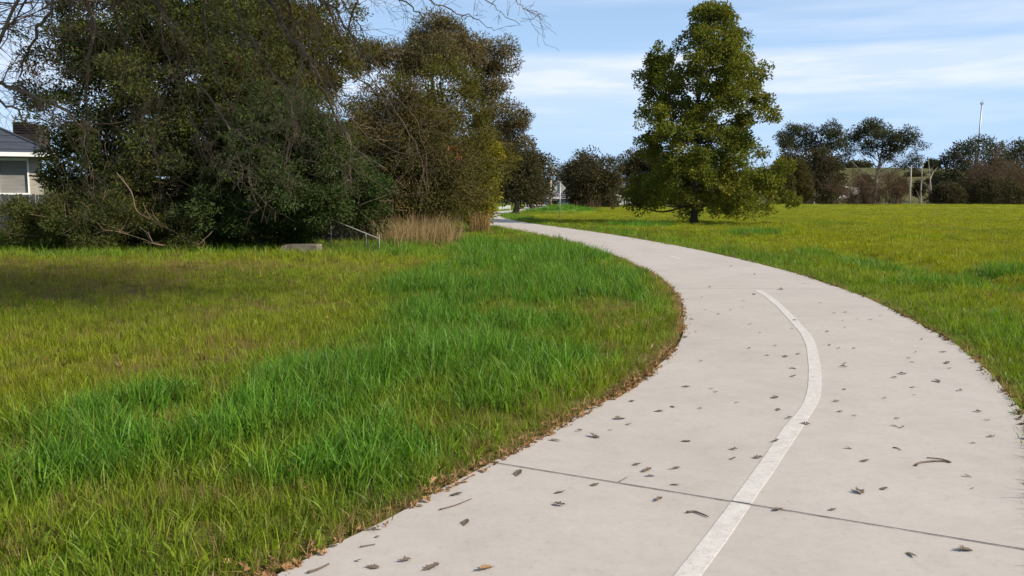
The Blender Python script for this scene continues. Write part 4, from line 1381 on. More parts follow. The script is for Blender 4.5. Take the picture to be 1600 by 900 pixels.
g0, g1 = G(440, 394), G(497, 394)
blk = MB().prism([(g0[0], -0.1), (g1[0], -0.1), (g1[0], 0.17), (g1[0] - 0.03, 0.20), (g0[0] + 0.12, 0.205), (g0[0] + 0.02, 0.17)], g0[1] - 0.15, g0[1] + 0.55).build('concrete_block', M_BLOCK)
tag(blk, 'low old concrete block half sunk in the grass below the dark wattle bush', 'concrete block')


def blades(name, spots, l0, l1, w0, w1, cols, seed, label, cat, heads=False, lean=0.25):
    r = np.random.default_rng(seed)
    V, T = [], []
    k_ = len(spots)
    L = r.uniform(l0, l1, k_)
    W = r.uniform(w0, w1, k_)
    az = r.uniform(0, 6.283, k_)
    ln = r.uniform(0.05, 1, k_) * lean
    dv = np.stack([np.cos(az), np.sin(az)], 1)
    tw = r.uniform(0, 6.283, k_)
    sv = np.stack([np.cos(tw), np.sin(tw), np.zeros(k_)], 1)
    base = np.array(spots)
    m1 = base + np.stack([dv[:, 0] * L * ln * 0.3, dv[:, 1] * L * ln * 0.3, L * 0.55], 1)
    t1 = base + np.stack([dv[:, 0] * L * ln, dv[:, 1] * L * ln, L * (1 - 0.3 * ln)], 1)
    hw = (W / 2)[:, None]
    v = np.stack([base - sv * hw, base + sv * hw, m1 + sv * hw * 0.8, t1 + sv * hw * (0.9 if heads else 0.15), t1 - sv * hw * (0.9 if heads else 0.15), m1 - sv * hw * 0.8], 1)
    f0 = np.arange(k_)[:, None] * 6
    f = np.concatenate([f0 + np.array([[0, 1, 2, 5]]), f0 + np.array([[5, 2, 3, 4]])], 0)
    t = colour_mix(r, k_, cols) * r.uniform(0.75, 1.2, k_)[:, None]
    me = np_mesh(name, v.reshape(-1, 3), f, np.repeat(t, 6, axis=0))
    o = link(name, me, M_DRYGRASS)
    return tag(o, label, cat)


r = np.random.default_rng(77)
sp = []
for k_ in range(150):                       # clumps of stalks, uneven in size
    px = r.choice([r.normal(625, 22), r.normal(655, 30), r.normal(694, 10)])
    Y_ = r.normal(28.6, 1.1)
    x_ = P(px, 300, Y_)[0]
    for q in range(r.integers(5, 22)):
        sp.append((x_ + r.normal(0, 0.10), Y_ + r.normal(0, 0.10), -r.uniform(0.0, 0.35) * (0.2 + abs(px - 650) / 70)))
tag(blades('dry_grass', sp, 0.40, 1.2, 0.008, 0.016, [(0.44, 0.32, 0.16), (0.24, 0.16, 0.075), (0.46, 0.34, 0.18), (0.16, 0.11, 0.055)], 78,
       'tall straw-coloured dry grass under the brown scrub tree', 'dry grass', False, 0.75), kind='stuff')
sp = []
for k_ in range(500):
    px = r.uniform(735, 765)
    Y_ = r.uniform(36.5, 39)
    x_ = P(px, 300, Y_)[0]
    sp.append((x_, Y_, 0.0))
tag(blades('dry_grass', sp, 0.4, 0.9, 0.012, 0.02, [(0.34, 0.23, 0.10), (0.24, 0.16, 0.07)], 79,
       'thin dry stalks at the foot of the yellow-green shrub', 'dry grass', True), kind='stuff')
sp = []
for px in (900, 917, 922, 926, 934, 955, 958):
    c = G(px + r.uniform(-2, 2), 327)
    for k_ in range(7):
        sp.append((c[0] + r.normal(0, 0.18), c[1] + r.normal(0, 0.3), 0.0))
tag(blades('weed_stalks', sp, 0.5, 1.1, 0.04, 0.07, [(0.07, 0.045, 0.025), (0.11, 0.07, 0.035)], 80,
       'dark dead weed stalks in the field before the round tree', 'weeds', True), kind='stuff')

# ------------------------------------------------------------------ the big bare oak overhead
oak = empty('bare_oak', (-10.2, 14.0, 0), 'large leafless oak at the left whose bare branches hang across the top', 'tree')
r = np.random.default_rng(55)
tk = MB()
tpts = catmull([(-10.2, 14.0, -0.2), (-10.1, 14.0, 1.5), (-9.8, 14.1, 3.2), (-9.3, 14.2, 5.0)], 4)
tk.tube(tpts, [0.52, 0.46, 0.43, 0.41, 0.40, 0.39, 0.38, 0.38, 0.37, 0.36, 0.35, 0.34, 0.33], 12)
tk.build('trunk', M_BARKOAK, oak, True)
crown_pts = []
tw_mb = MB()
MAINL = {
    'a': [(-9.3, 14.2, 5.0), (-7.2, 14.4, 6.2), (-5.0, 14.6, 6.7), (-3.0, 14.8, 6.9), (-1.0, 14.6, 6.6)],
    'b': [(-9.4, 14.2, 4.6), (-7.6, 13.2, 5.2), (-5.8, 12.6, 5.4), (-3.8, 12.2, 5.5), (-1.8, 12.0, 5.3), (0.2, 11.8, 5.0)],
    'c': [(-9.4, 14.2, 4.8), (-8.2, 16.2, 6.6), (-6.4, 17.6, 7.6), (-4.4, 18.4, 7.9), (-2.4, 18.4, 7.6)],
    'd': [(-9.8, 14.1, 3.2), (-8.8, 12.8, 3.7), (-7.9, 12.3, 3.9), (-6.9, 12.2, 3.6)],
}
main_nodes = []
for k_, pts in MAINL.items():
    cpts = catmull(pts, 5)
    r0 = 0.22 if k_ != 'd' else 0.10
    rads = [r0 * (1 - 0.78 * i / (len(cpts) - 1)) for i in range(len(cpts))]
    MB().tube(cpts, rads, 8).build('limb', M_BARKOAK, oak, True)
    main_nodes += [(p, ra) for p, ra in zip(cpts, rads)]


def twig(p, dd, L, ra, lv):
    q = p.copy()
    pts = [q]
    nseg = 5 if lv < 2 else 4
    for i in range(nseg):
        dd = dd + r.normal(0, 0.20, 3) + np.array([0.02, 0, -0.02])
        dd = dd / np.linalg.norm(dd)
        q = q + dd * L / nseg
        pts.append(q)
    rads = [max(0.0022, 0.8 * ra * (1 - 0.75 * i / nseg)) for i in range(nseg + 1)]
    tw_mb.tube(pts, rads, 4 if lv == 0 else 3, False)
    if lv >= 2:
        return
    for i in range(r.integers(3, 6)):
        j = r.integers(1, nseg + 1)
        nd = dd + rand_unit(r, 1)[0] * 0.85
        nd /= np.linalg.norm(nd)
        twig(pts[j], nd, L * r.uniform(0.35, 0.65), ra * 0.55, lv + 1)


# hanging boughs: photo course of each and the distance it hangs at
BOUGHS = [
    ([(118, -30), (95, 0), (62, 40), (46, 72), (36, 108), (32, 140), (22, 165)], 12.5, 0.030),
    ([(-30, 35), (0, 45), (40, 58), (78, 76)], 12.4, 0.018),
    ([(-40, 110), (0, 130), (30, 143), (80, 158), (118, 190), (150, 205)], 12.2, 0.042),
    ([(-40, 150), (0, 158), (30, 178), (45, 205), (70, 235)], 12.3, 0.026),
    ([(122, -40), (115, 0), (107, 28), (95, 38)], 13.0, 0.028),
    ([(150, -40), (140, 0), (146, 60), (134, 130), (136, 220), (130, 300)], 15.0, 0.045),
    ([(165, -40), (176, 0), (190, 50), (200, 92), (190, 136)], 14.6, 0.034),
    ([(215, -40), (238, 0), (266, 42), (290, 78), (312, 126), (340, 172), (372, 208), (402, 231), (457, 250)], 13.2, 0.030),
    ([(300, -40), (318, 0), (330, 85), (346, 140), (352, 205)], 14.0, 0.026),
    ([(395, -50), (420, 0), (457, 60), (485, 103), (503, 136), (528, 188), (560, 236), (600, 262)], 13.5, 0.045),
    ([(430, -40), (452, 10), (470, 70), (466, 120), (440, 165)], 14.8, 0.036),
    ([(480, -30), (504, 0), (538, 34), (562, 72), (594, 99), (606, 112)], 12.2, 0.024),
    ([(600, -30), (625, 0), (654, 24), (678, 48), (706, 62)], 12.0, 0.015),
    ([(640, -30), (672, 0), (714, 19), (748, 33), (772, 48)], 12.0, 0.015),
    ([(740, -25), (760, 0), (784, 20), (812, 38)], 11.9, 0.010),
    ([(780, -25), (803, 0), (822, 16), (846, 21)], 11.8, 0.009),
    ([(350, -40), (365, 0), (392, 60), (430, 120), (490, 170), (560, 190), (640, 196)], 13.0, 0.022),
    ([(500, -20), (530, 50), (560, 120), (620, 160), (690, 172), (720, 150)], 13.4, 0.018),
    ([(560, -20), (548, 60), (590, 130), (640, 210), (660, 260)], 14.5, 0.018),
    ([(260, -30), (250, 40), (270, 110), (300, 190), (330, 230)], 14.8, 0.022),
    ([(60, -30), (30, 20), (8, 60), (-12, 110)], 12.0, 0.022),
    ([(330, -30), (345, 40), (380, 110), (420, 150), (470, 215), (540, 250), (610, 300)], 13.6, 0.014),
    ([(400, -30), (410, 50), (380, 130), (360, 200), (380, 270)], 14.2, 0.014),
    ([(470, -30), (500, 60), (520, 140), (560, 200), (640, 240), (690, 250)], 14.0, 0.014),
    ([(290, -30), (300, 60), (260, 140), (240, 220), (250, 290)], 14.6, 0.014),
    ([(520, -30), (560, 40), (600, 130), (650, 190), (670, 300)], 14.8, 0.013),
    ([(200, -30), (225, 60), (240, 120), (220, 190), (215, 260)], 14.8, 0.014),
]
for (course, Y_, ra) in BOUGHS:
    pts = [P(x_, y_, Y_ + 0.5 * math.sin(i * 1.3 + ra * 300)) for i, (x_, y_) in enumerate(course)]
    a = min(main_nodes, key=lambda q: np.linalg.norm(q[0] - pts[0]) + (2 if q[0][0] > pts[0][0] + 1 else 0))[0]
    cp = catmull([a, (a + pts[0]) / 2 + np.array([0, 0, 0.15])] + pts, 4)
    cp[5:-1] += r.normal(0, 0.022, (len(cp) - 6, 3))
    k_ = len(cp)
    rads = [max(0.004, ra * (1.15 - 0.95 * i / (k_ - 1))) for i in range(k_)]
    MB().tube(cp, rads, 6).build('branch', M_BARKOAK if ra > 0.02 else M_TWIGGREY, oak, True)
    ln = np.linalg.norm(cp[-1] - cp[0])
    for i in range(int(5 + ln * 2.6)):
        j = r.integers(max(2, k_ // 4), k_)
        dd = (cp[j] - cp[j - 1])
        dd = dd / (np.linalg.norm(dd) + 1e-6) + rand_unit(r, 1)[0] * 0.9 + np.array([0.15, 0, -0.1])
        dd /= np.linalg.norm(dd)
        twig(cp[j], dd, r.uniform(0.5, 1.3) if (cp[j][0] < -2.6 or (cp[j][2] < 4.0 and cp[j][0] < -1.5)) else r.uniform(0.22, 0.45), max(0.004, rads[j] * 0.45), 0 if (r.random() < 0.75 and cp[j][0] < -2.6) else 1)
for (p, ra) in main_nodes[3:]:
    for i in range(3):
        dd = rand_unit(r, 1)[0] * 0.8 + np.array([0.1, 0, 0.9])
        dd /= np.linalg.norm(dd)
        twig(p, dd, r.uniform(1.0, 2.4), max(0.02, ra * 0.35), 0)
tw_mb.build('twigs', M_TWIGGREY, oak)
# unseen fine shoots above the view, added to cast shade on the lawn
k_ = 1200
cc = np.stack([r.normal(-1.6, 3.0, k_), r.normal(12.4, 2.3, k_), r.uniform(4.9, 7.6, k_)], 1)
cc = cc[cc[:, 2] > 1.6 + 0.225 * cc[:, 1] + 0.75]
leaf_cloud('fine_twigs', cc, np.tile(np.array([[0.1, 0, 0.9]]), (len(cc), 1)), r, 24, np.full(len(cc), 0.5), 0.75, 0.018, np.tile(np.array([[0.08, 0.06, 0.045]]), (len(cc), 1)), oak, 0, 1.0)
# a few dead leaves still hanging
lc = []
for (px, py, Y_) in ((712, 232, 13.2), (706, 226, 13.3), (716, 240, 13.2), (374, 90, 13.2), (372, 104, 13.2), (46, 98, 12.4), (52, 104, 12.4)):
    lc.append(P(px, py, Y_))
lc = np.array(lc)
leaf_cloud('dead_leaves', lc, np.tile(np.array([[0, 0, -1.0]]), (len(lc), 1)), r, 9, np.full(len(lc), 0.07), 0.07, 0.03, np.tile(np.array([[0.22, 0.09, 0.045]]), (len(lc), 1)), oak, 0.6)

# fallen dead boughs at the foot of the low shrub
for i, (course, Y_, ra, lab) in enumerate((
        ([(182, 270), (205, 300), (214, 330), (240, 345), (290, 372), (326, 398)], 24.2, 0.020, 'pale dead bough sloping down to the grass in front of the low shrub'),
        ([(148, 366), (170, 360), (205, 368), (250, 382), (290, 388)], 24.0, 0.015, 'thin dead bough lying along the foot of the low shrub'),
        ([(112, 382), (128, 350), (150, 330), (170, 296)], 24.1, 0.014, 'thin dead stick propped upright against the low shrub'))):
    rb = np.random.default_rng(900 + i)
    pts = [P(x_, y_, Y_ + 0.2 * math.sin(q)) for q, (x_, y_) in enumerate(course)]
    pts[-1][2] = max(pts[-1][2], 0.02) if i < 2 else pts[-1][2]
    cp = catmull(pts, 4)
    ro_ = empty('dead_bough', (pts[0][0], pts[0][1], 0), lab, 'branch', 'dead boughs below the wattle')
    MB().tube(cp, [max(0.006, ra * (1 - 0.7 * j / len(cp))) for j in range(len(cp))], 6).build('stem', M_TWIGGREY, ro_, True)
    sb = MB()
    for j in range(9):
        q = cp[rb.integers(2, len(cp))]
        e_ = q + np.array([rb.normal(0, 0.4), rb.normal(0, 0.2), rb.uniform(0.0, 0.5)])
        sb.tube([q, (q + e_) / 2 + rb.normal(0, 0.05, 3), e_], [0.009, 0.007, 0.004], 3, False)
    sb.build('side_twigs', M_TWIGGREY, ro_)

# ------------------------------------------------------------------ sign, far buildings
SY = 56.0
sx = P(875, 300, SY)[0]
sb_ = Hs(sx, SY)
sg = empty('warning_sign', (sx, SY, sb_), 'back of a grey diamond road sign on a thin post beside the path', 'sign')
stop = P(875, 284, SY)[2]
MB().tube([(sx, SY - 0.02, sb_ - 0.3), (sx, SY - 0.02, stop)], 0.03, 10).build('post', M_STEEL, sg, True)
cz = P(875, 294, SY)[2]
hd = 9.5 / F * SY
pl = MB()
e_ = 0.12
dia = []
for a in range(4):
    an = a * math.pi / 2
    c_, s_ = math.cos(an), math.sin(an)
    for t_ in (-0.06, 0.06):
        x_ = hd * (1 - abs(t_)) 
        y_ = hd * t_
        dia.append((sx + c_ * x_ - s_ * y_, cz + s_ * x_ + c_ * y_))
pl.prism(dia, SY + 0.014, SY + 0.018)
plate = pl.build('plate', M_SIGN, sg)
for dz in (-0.14, 0.14):
    MB().box(sx - 0.2, sx + 0.2, SY + 0.0115, SY + 0.0138, cz + dz - 0.018, cz + dz + 0.018).build('bracket', M_STEEL, plate)


def far_house(name, label, Y, x0p, x1p, eave, ridge, wallm, roofm, depth=9, bz=None, gable=False):
    x0, x1 = P(x0p, 300, Y)[0], P(x1p, 300, Y)[0]
    e0, r0 = P(0, eave, Y)[2], P(0, ridge, Y)[2]
    b0 = Hs((x0 + x1) / 2, Y) if bz is None else bz
    rt = empty(name, ((x0 + x1) / 2, Y, b0), label, 'house')
    MB().box(x0 + 0.4, x1 - 0.4, Y + 0.5, Y + depth - 0.5, b0 - 1.0, e0).build('wall', wallm, rt)
    q = MB()
    ins = 0.02 if gable else min((x1 - x0) * 0.3, depth * 0.45)
    q.add([(x0, Y, e0), (x1, Y, e0), (x1, Y + depth, e0), (x0, Y + depth, e0), (x0 + ins, Y + depth / 2, r0), (x1 - ins, Y + depth / 2, r0)],
          [(0, 1, 5, 4), (1, 2, 5), (2, 3, 4, 5), (3, 0, 4), (3, 2, 1, 0)])
    ro2 = q.build('roof', roofm, rt)
    MB().box(x0 - 0.05, x1 + 0.05, Y - 0.14, Y - 0.01, e0 - 0.16, e0 + 0.05).build('gutter', M_WHITE, ro2)
    n_ = max(2, int((x1 - x0) / 4))
    for k_ in range(n_):
        xc = x0 + (x1 - x0) * (k_ + 0.5) / n_
        wo_ = MB().box(xc - 0.6, xc + 0.6, Y + 0.44, Y + 0.49, e0 - 1.5, e0 - 0.45).build('window', M_DARK, rt)
        fm = MB()
        fm.box(xc - 0.68, xc + 0.68, Y + 0.40, Y + 0.495, e0 - 1.6, e0 - 1.502)
        fm.box(xc - 0.68, xc + 0.68, Y + 0.40, Y + 0.495, e0 - 0.448, e0 - 0.36)
        fm.build('frame', M_WHITE, wo_)
    return rt


far_house('house', 'low blue-walled house with a violet-grey roof behind the diamond sign', 140, 850, 912, 309, 296, M_BLUEWALL, M_ROOFG, 10)
far_house('house', 'white far-off house just above the blue-walled house', 205, 864, 900, 290, 281, M_WHITE, M_ROOFG, 10)
far_house('house', 'pale far-off house glimpsed between the round tree and the lone tree', 200, 962, 1000, 291, 284, M_CREAM, M_ROOFG, 10)
shy = 128.0
sxa, sxb = P(966, 300, shy)[0], P(981, 300, shy)[0]
b0 = Hs(sxa, shy)
she = empty('shelter', ((sxa + sxb) / 2, shy, b0), 'small white lean-to shelter at the far field edge right of the round tree', 'shelter')
zA, zB = P(0, 305, shy)[2], P(0, 312, shy)[2]
MB().prism([(sxa - 0.3, zA), (sxb + 0.3, zB), (sxb + 0.3, zB + 0.18), (sxa - 0.3, zA + 0.18)], shy - 0.2, shy + 2.6).build('roof', M_WHITE, she)
for xq in (sxa + 0.2, (sxa + sxb) / 2, sxb):
    t_ = (xq - sxa) / (sxb - sxa)
    for yq in (shy, shy + 2.3):
        MB().box(xq - 0.08, xq + 0.08, yq, yq + 0.16, b0 - 0.3, zA + (zB - zA) * t_ + 0.01).build('post', M_WHITE, she)
MB().box(sxa + 0.15, (sxa + sxb) / 2 - 0.1, shy + 0.05, shy + 0.11, b0 + 0.1, zB - 0.1).build('wall_panel', M_WHITE, she)
wxa, wxb = P(983, 300, 127)[0], P(990, 300, 127)[0]
gz = Hs(wxa, 127)
o = MB().prism([(wxa, gz - 0.1), (wxb, gz - 0.1), (wxb, gz + 0.22), (wxb - 0.25, gz + 0.3), (wxa + 0.3, gz + 0.85), (wxa, gz + 0.4)], 127, 127.7).build('white_rock', M_WHITE)
tag(o, 'small white angular block beside the white shelter', 'block')
a0, a1 = P(779, 300, 88)[0], P(798, 300, 88)[0]
gz = Hs(a0, 88)
lw_ = MB()
lw_.prism([(a0, gz - 0.1), (a1, gz - 0.1), (a1, gz + 0.42), (a1 - 0.1, gz + 0.48), (a0 + 0.5, gz + 0.36), (a0, gz + 0.3)], 88, 88.25)
tag(lw_.build('low_wall', M_WHITE), 'low whitewashed wall beyond the bend where the path disappears', 'wall')

# ------------------------------------------------------------------ leaves
def oak_leaf(name, seed, mat, size=1.0, curl=0.25, lobes=4):
    """Lobed dry leaf, about 1 long, curled, with a stalk."""
    r = np.random.default_rng(seed)
    spine, left, right = [], [], []
    nS = lobes * 2 + 2
    for i in range(nS):
        t = i / (nS - 1)
        env = 0.30 * math.sin(math.pi * min(1, 0.06 + 0.94 * t) ** 0.8) + 0.02
        wv = env * (1.0 if i % 2 else 0.6) * r.uniform(0.8, 1.2)
        spine.append((t, 0))
        left.append((t + 0.05 * (i % 2), wv))
        right.append((t + 0.05 * (i % 2), -wv * r.uniform(0.85, 1.15)))

    def z(x_, y_):
        return curl * (1.6 * y_ * y_ * 2.2 + 0.55 * (x_ - 0.5) ** 2) + 0.03 * math.sin(9 * x_ + 4 * y_ + seed)
    V = [(x_ - 0.5, y_, z(x_, y_)) for x_, y_ in spine] + [(x_ - 0.5, y_, z(x_, y_)) for x_, y_ in left] + [(x_ - 0.5, y_, z(x_, y_)) for x_, y_ in right]
    Fc = []
    for i in range(nS - 1):
        Fc.append((i, i + 1, nS + i + 1, nS + i))
        Fc.append((2 * nS + i, 2 * nS + i + 1, i + 1, i))
    k0 = len(V)
    V += [(-0.5, 0.012, z(0, 0)), (-0.5, -0.012, z(0, 0)), (-0.72, 0.03, z(0, 0) + 0.03), (-0.72, 0.012, z(0, 0) + 0.03)]
    Fc.append((k0, k0 + 2, k0 + 3, k0 + 1))
    V = [(a * size, b__ * size, c * size) for a, b__, c in V]
    zm = min(v[2] for v in V)
    V = [(a, b__, c - zm) for a, b__, c in V]
    me = bpy.data.meshes.new(name)
    me.from_pydata(V, [], Fc)
    me.update()
    me.materials.append(mat)
    return me


# litter along the path edges and over the lawn: one mass
LS = []
for i in range(6):
    LS.append(bpy.data.objects.new('l', oak_leaf('litter_leaf', 600 + i, M_LITTER, 0.085, 0.5 + 0.12 * i)))
r = np.random.default_rng(404)
pts, tn_ = [], []
for i in range(len(LEFT)):
    yy = LEFT[i][1]
    if not (2.0 < yy < 44):
        continue
    for (edge_, sgn, dens, spread) in ((LEFT[i], -1, 8 if yy < 9 else (4 if yy < 14 else 1.6), 0.065), (rr[i], 1, 3, 0.045)):
        dn = dens * (0.1 + 2.2 * vnoise(edge_[0], edge_[1], 0.45, 5 + sgn) ** 1.6)
        for q in range(r.poisson(dn)):
            off = abs(r.normal(0.02, spread)) - 0.05
            p = edge_ + nrm[i] * sgn * off + tang[i] * r.uniform(-0.1, 0.1)
            pts.append((p[0], p[1], 0.006 + (PZ if off < 0 else 0) + r.uniform(0, 0.03) * (off > 0)))
            tn_.append(0 if sgn < 0 else 1)
n_edge = len(pts)
for q in range(5200):                     # crumbs and straw bits along the left edge
    i = r.integers(0, len(LEFT))
    if not (2.0 < LEFT[i][1] < 16):
        continue
    if r.random() > 0.25 + 0.9 * vnoise(LEFT[i][0], LEFT[i][1], 0.45, 4):
        continue
    off = r.normal(0.03, 0.055)
    p = LEFT[i] - nrm[i] * off + tang[i] * r.uniform(-0.1, 0.1)
    pts.append((p[0], p[1], (PZ + 0.003 if off < 0.02 else 0.006) + r.uniform(0, 0.012)))
    tn_.append(3)
for q in range(9000):                     # under the oak and over the short lawn
    y_ = r.uniform(5, 23)
    x_ = r.uniform(-0.68 * y_ - 0.5, 1.5)
    dd_ = path_dist([x_], [y_])[0]
    if dd_ > -WID / 2 - 0.1:
        continue
    if r.random() > 0.04 + 0.9 * float(smooth(10, 17, y_)) * float(smooth(1.0, -5.0, x_)) * float(smooth(0.3, 0.6, fnoise(np.array([x_]), np.array([y_]), 3.0, 9)[0])):
        continue
    pts.append((x_, y_, r.uniform(0.01, 0.06)))
    tn_.append(2)
pts = np.array(pts)
tn_ = np.array(tn_)
k_ = len(pts)
rot = np.stack([r.normal(0, 0.38, k_), r.normal(0, 0.38, k_), r.uniform(0, 6.283, k_)], 1)
sc_ = r.uniform(0.3, 0.8, k_)
sc_[tn_ == 3] *= 0.42
sc_[tn_ == 2] *= 0.8
scl = np.stack([sc_] * 3, 1)
tint = colour_mix(r, k_, [(0.36, 0.20, 0.09), (0.26, 0.14, 0.06), (0.46, 0.30, 0.16), (0.15, 0.085, 0.04)])
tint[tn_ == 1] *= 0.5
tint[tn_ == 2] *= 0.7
gn_scatter('leaf_litter', pts, rot, scl, r.integers(0, 6, k_), tint, LS, 'brown fallen leaf litter along the path edges and under the oak', 'leaf litter')

sp = []
for i in range(len(LEFT)):
    for (edge_, sgn, dn) in ((LEFT[i], -1, 30), (rr[i], 1, 12)):
        if 2.0 < edge_[1] < (22 if sgn < 0 else 16):
            for q in range(r.poisson(dn * (0.3 + vnoise(edge_[0], edge_[1], 0.4, 12)))):
                p = edge_ + nrm[i] * sgn * (0.01 + abs(r.normal(0, 0.05))) + tang[i] * r.uniform(-0.1, 0.1)
                sp.append((p[0], p[1], -0.01))
tag(blades('dead_grass', sp, 0.03, 0.13, 0.003, 0.007, [(0.40, 0.27, 0.11), (0.28, 0.17, 0.07), (0.46, 0.35, 0.17), (0.16, 0.10, 0.045)], 81,
       'thin ragged fringe of dead straw grass along the path edges', 'dead grass', False, 1.6), kind='stuff')

M_DEAD = simple('dry_leaf', (0.075, 0.058, 0.042), (0.20, 0.155, 0.11), 30, 0.85)
M_DEADO = simple('dry_leaf_orange', (0.22, 0.12, 0.05), (0.34, 0.20, 0.09), 30, 0.85)
LM = [oak_leaf('fallen_leaf', 700 + i, M_DEAD, 1.0, 0.30 + 0.12 * i, 3 + i % 3) for i in range(6)]
LMO = oak_leaf('fallen_leaf', 720, M_DEADO, 1.0, 0.5, 4)
# (photo x, y, size in metres, own label or None)
LEAVES = [
    (1010, 735, .105, 'largest crumpled dry leaf left of the white line, just beyond the joint'), (1018, 743, .07, 'dry leaf touching the lower right of the largest crumpled leaf'),
    (1342, 768, .10, 'upright curled dark leaf on the path right of the white line'), (1382, 763, .075, 'flat oval leaf just right of the upright curled leaf'),
    (1425, 867, .085, 'dark leaf on the near slab at lower right'), (1507, 859, .085, 'ragged leaf on the joint near the right edge of the view'),
    (760, 887, .11, 'orange-brown leaf at the bottom edge of the path'), (672, 887, .10, 'curled brown leaf left of the orange-brown leaf'),
    (582, 886, .075, 'small upright dark leaf on the path at the bottom left'), (632, 876, .065, 'small thin leaf above the curled brown leaf at the bottom'),
    (522, 854, .065, 'small dark leaf by the litter at the bottom left of the path'), (727, 817, .09, 'boat-shaped leaf lying alone on the near slab'),
    (712, 772, .085, 'ragged leaf with a twig beside it on the near slab'), (809, 740, .10, 'dark long leaf just in front of the joint at its left end'),
    (875, 769, .09, 'upper of two leaves lying one below the other on the near slab'), (875, 789, .085, 'lower of two leaves lying one below the other on the near slab'),
    (1029, 781, .07, 'round leaf just in front of the joint left of the white line'), (1217, 796, .07, 'dark upright leaf sitting on the joint right of the white line'),
    (1056, 757, .08, 'arched leaf lying against the joint left of the white line'), (930, 757, .06, 'small leaf lying on the joint line'),
    (1227, 557, .10, 'large flat leaf left of the white line where the line bends'), (1185, 715, .085, 'long thin leaf close to the left of the white line'),
    (1212, 690, .08, 'dark leaf touching the left side of the white line'), (1258, 662, .075, 'leaf touching the right side of the white line'),
    (1072, 689, .08, None), (988, 626, .08, None), (1071, 604, .10, None), (1030, 642, .10, None), (1052, 635, .09, None), (1094, 638, .05, None), (1111, 607, .05, None),
    (1118, 612, .05, None), (1152, 629, .05, None), (1211, 621, .09, None), (1216, 640, .075, None), (1233, 653, .06, None), (1320, 608, .06, None), (1306, 627, .06, None),
    (1312, 643, .06, None), (1335, 649, .05, None), (1382, 622, .04, None), (1426, 605, .06, None), (1428, 617, .035, None), (1402, 654, .05, None), (1397, 665, .06, None),
    (1411, 668, .075, None), (1500, 610, .055, None), (1528, 643, .06, None), (1542, 656, .05, None), (1550, 682, .07, None), (1520, 692, .06, None), (1146, 702, .06, None),
    (1145, 717, .06, None), (1326, 700, .06, None), (1351, 720, .075, None), (1513, 744, .06, None), (1302, 796, .05, None), (996, 726, .06, None), (1056, 732, .08, None),
    (1520, 763, .03, None), (982, 663, .06, None), (916, 646, .07, None), (969, 654, .085, None), (906, 673, .06, None), (928, 682, .085, None), (954, 672, .05, None),
    (868, 688, .085, None), (589, 839, .03, None), (559, 876, .04, None), (1096, 564, .06, None), (1171, 544, .06, None), (1211, 540, .05, None), (1200, 555, .06, None),
    (1247, 553, .06, None), (1238, 575, .09, None), (1240, 588, .08, None), (1172, 507, .06, None), (1187, 520, .04, None), (1238, 513, .06, None), (1242, 500, .08, None),
    (1102, 484, .06, None), (1122, 491, .06, None), (1160, 480, .06, None), (1141, 484, .05, None), (1162, 470, .06, None), (1178, 460, .12, None), (1220, 452, .16, None),
    (1179, 429, .06, None), (1142, 416, .10, None), (1109, 449, .08, None), (1256, 443, .09, None), (1282, 473, .07, None), (1304, 489, .07, None), (1320, 488, .07, None),
    (1316, 501, .06, None), (1340, 498, .06, None), (1360, 499, .07, None), (1376, 493, .06, None), (1320, 512, .06, None), (1293, 518, .08, None), (1296, 539, .08, None),
    (1311, 544, .08, None), (1334, 544, .06, None), (1320, 568, .08, None), (1319, 573, .08, None), (1440, 530, .06, None), (1431, 550, .07, None), (1473, 550, .10, None),
    (1426, 566, .05, None), (1409, 584, .11, None), (1398, 590, .06, None), (1465, 596, .11, None), (1480, 567, .11, None), (1485, 575, .05, None), (1420, 559, .06, None),
    (1501, 610, .05, None), (1081, 499, .07, None), (1070, 527, .08, None), (1097, 464, .07, None), (1013, 581, .08, None), (1004, 588, .06, None),
]
r = np.random.default_rng(808)
lineC = CEN + nrm * LOFF


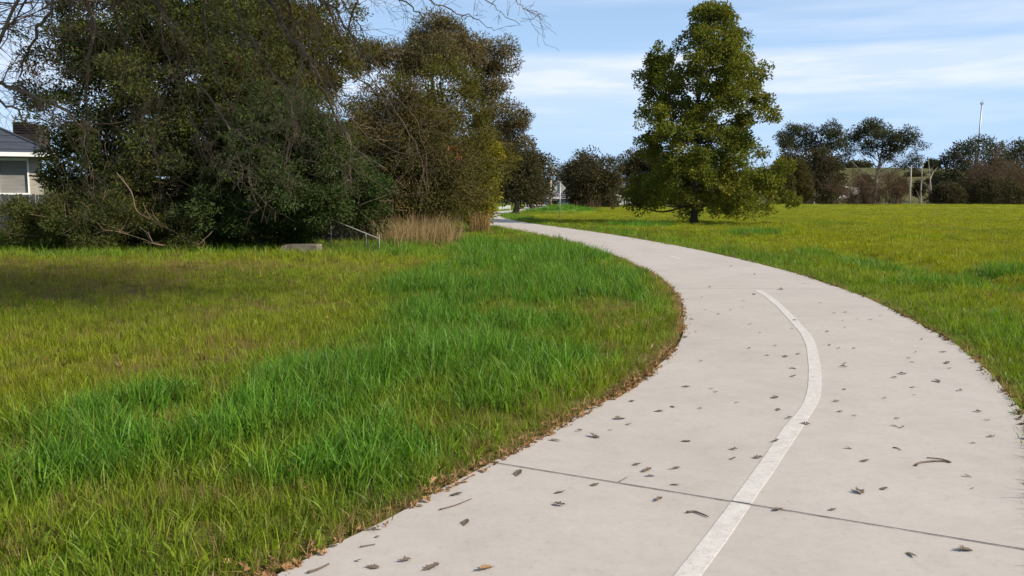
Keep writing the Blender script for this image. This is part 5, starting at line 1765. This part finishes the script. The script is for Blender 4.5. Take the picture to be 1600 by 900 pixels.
ORD = ('first second third fourth fifth sixth seventh eighth ninth tenth eleventh twelfth thirteenth fourteenth fifteenth sixteenth seventeenth '
       'eighteenth nineteenth twentieth twenty-first twenty-second twenty-third').split()
lanes = {}
for i, (px, py, sz_, lab) in enumerate(LEAVES):
    if lab:
        continue
    g = G(px, py, PZ)
    j = int(np.argmin((lineC[:, 0] - g[0]) ** 2 + (lineC[:, 1] - g[1]) ** 2))
    lat = (g[0] - lineC[j, 0]) * nrm[j, 0] + (g[1] - lineC[j, 1]) * nrm[j, 1]
    side = 'right' if lat > 0 else 'left'
    if j < joints[0]:
        key = 'tiny dry scrap of leaf on the near slab, %s from the joint'
    elif j >= joints[1]:
        key = 'small dry leaf beyond the far end of the white line, %s in order of distance'
    elif abs(lat) < 0.42:
        key = 'small dry leaf close ' + side + ' of the white line, %s from the joint'
    elif abs(lat) < 0.95:
        key = 'small dry leaf midway between white line and ' + side + ' path edge, %s from joint'
    else:
        key = 'small dry leaf nearest the ' + side + ' edge of the path, %s from the joint'
    lanes.setdefault(key, []).append((abs(j - joints[0]) + 0.001 * i, i))
own = {}
for key, li in lanes.items():
    for q, (_, i) in enumerate(sorted(li)):
        own[i] = key % ORD[min(q, 22)]


for i, (px, py, sz_, lab) in enumerate(LEAVES):
    g = G(px, py, PZ + 0.004)
    me = LMO if px == 760 else LM[i % 6]
    o = bpy.data.objects.new('fallen_leaf', me)
    C.objects.link(o)
    o.location = (g[0], g[1], PZ + 0.0055)
    k_ = sz_ * r.uniform(0.7, 0.95)
    o.scale = (k_, k_ * r.uniform(0.6, 1.15), k_ * r.choice([0.2, 0.4, 0.7, 1.1], p=[.3, .3, .25, .15]))
    flip = 1 if r.random() < 0.6 else 0
    o.rotation_euler = (r.normal(0, 0.12), r.normal(0, 0.12), r.normal(0, 0.9) + math.pi * r.integers(0, 2))
    tag(o, lab or own[i], 'leaf', 'fallen leaves on the path')

TWIGS = [([(1431, 727), (1440, 722), (1470, 720), (1486, 722), (1470, 717), (1448, 715)], .006, 'bent twig doubled back on itself on the path at right'),
         ([(1073, 800), (1085, 799), (1097, 803), (1107, 807)], .006, 'short curved twig in front of the joint left of the white line'),
         ([(687, 796), (712, 789), (737, 779)], .004, 'straight grass-like twig on the near slab beside the ragged leaf'),
         ([(481, 894), (497, 889), (514, 881)], .006, 'thick short twig at the bottom left corner of the path'),
         ([(563, 854), (575, 852), (586, 850)], .004, 'thin twig near the litter at the bottom left of the path'),
         ([(567, 828), (580, 827), (595, 827)], .004, 'thin straight twig beside the left path edge'),
         ([(1395, 699), (1402, 700), (1408, 703)], .004, 'tiny twig above the bent twig'),
         ([(968, 752), (974, 749), (980, 745)], .003, 'tiny twig just beyond the joint')]
for course, ra, lab in TWIGS:
    pts = [G(x_, y_, PZ + ra + 0.001) for x_, y_ in course]
    cp = catmull(pts, 4)
    o = MB().tube(cp, [ra * (1 - 0.5 * j / len(cp)) for j in range(len(cp))], 6).build('twig', M_DEAD, None, True)
    tag(o, lab, 'twig', 'twigs on the path')
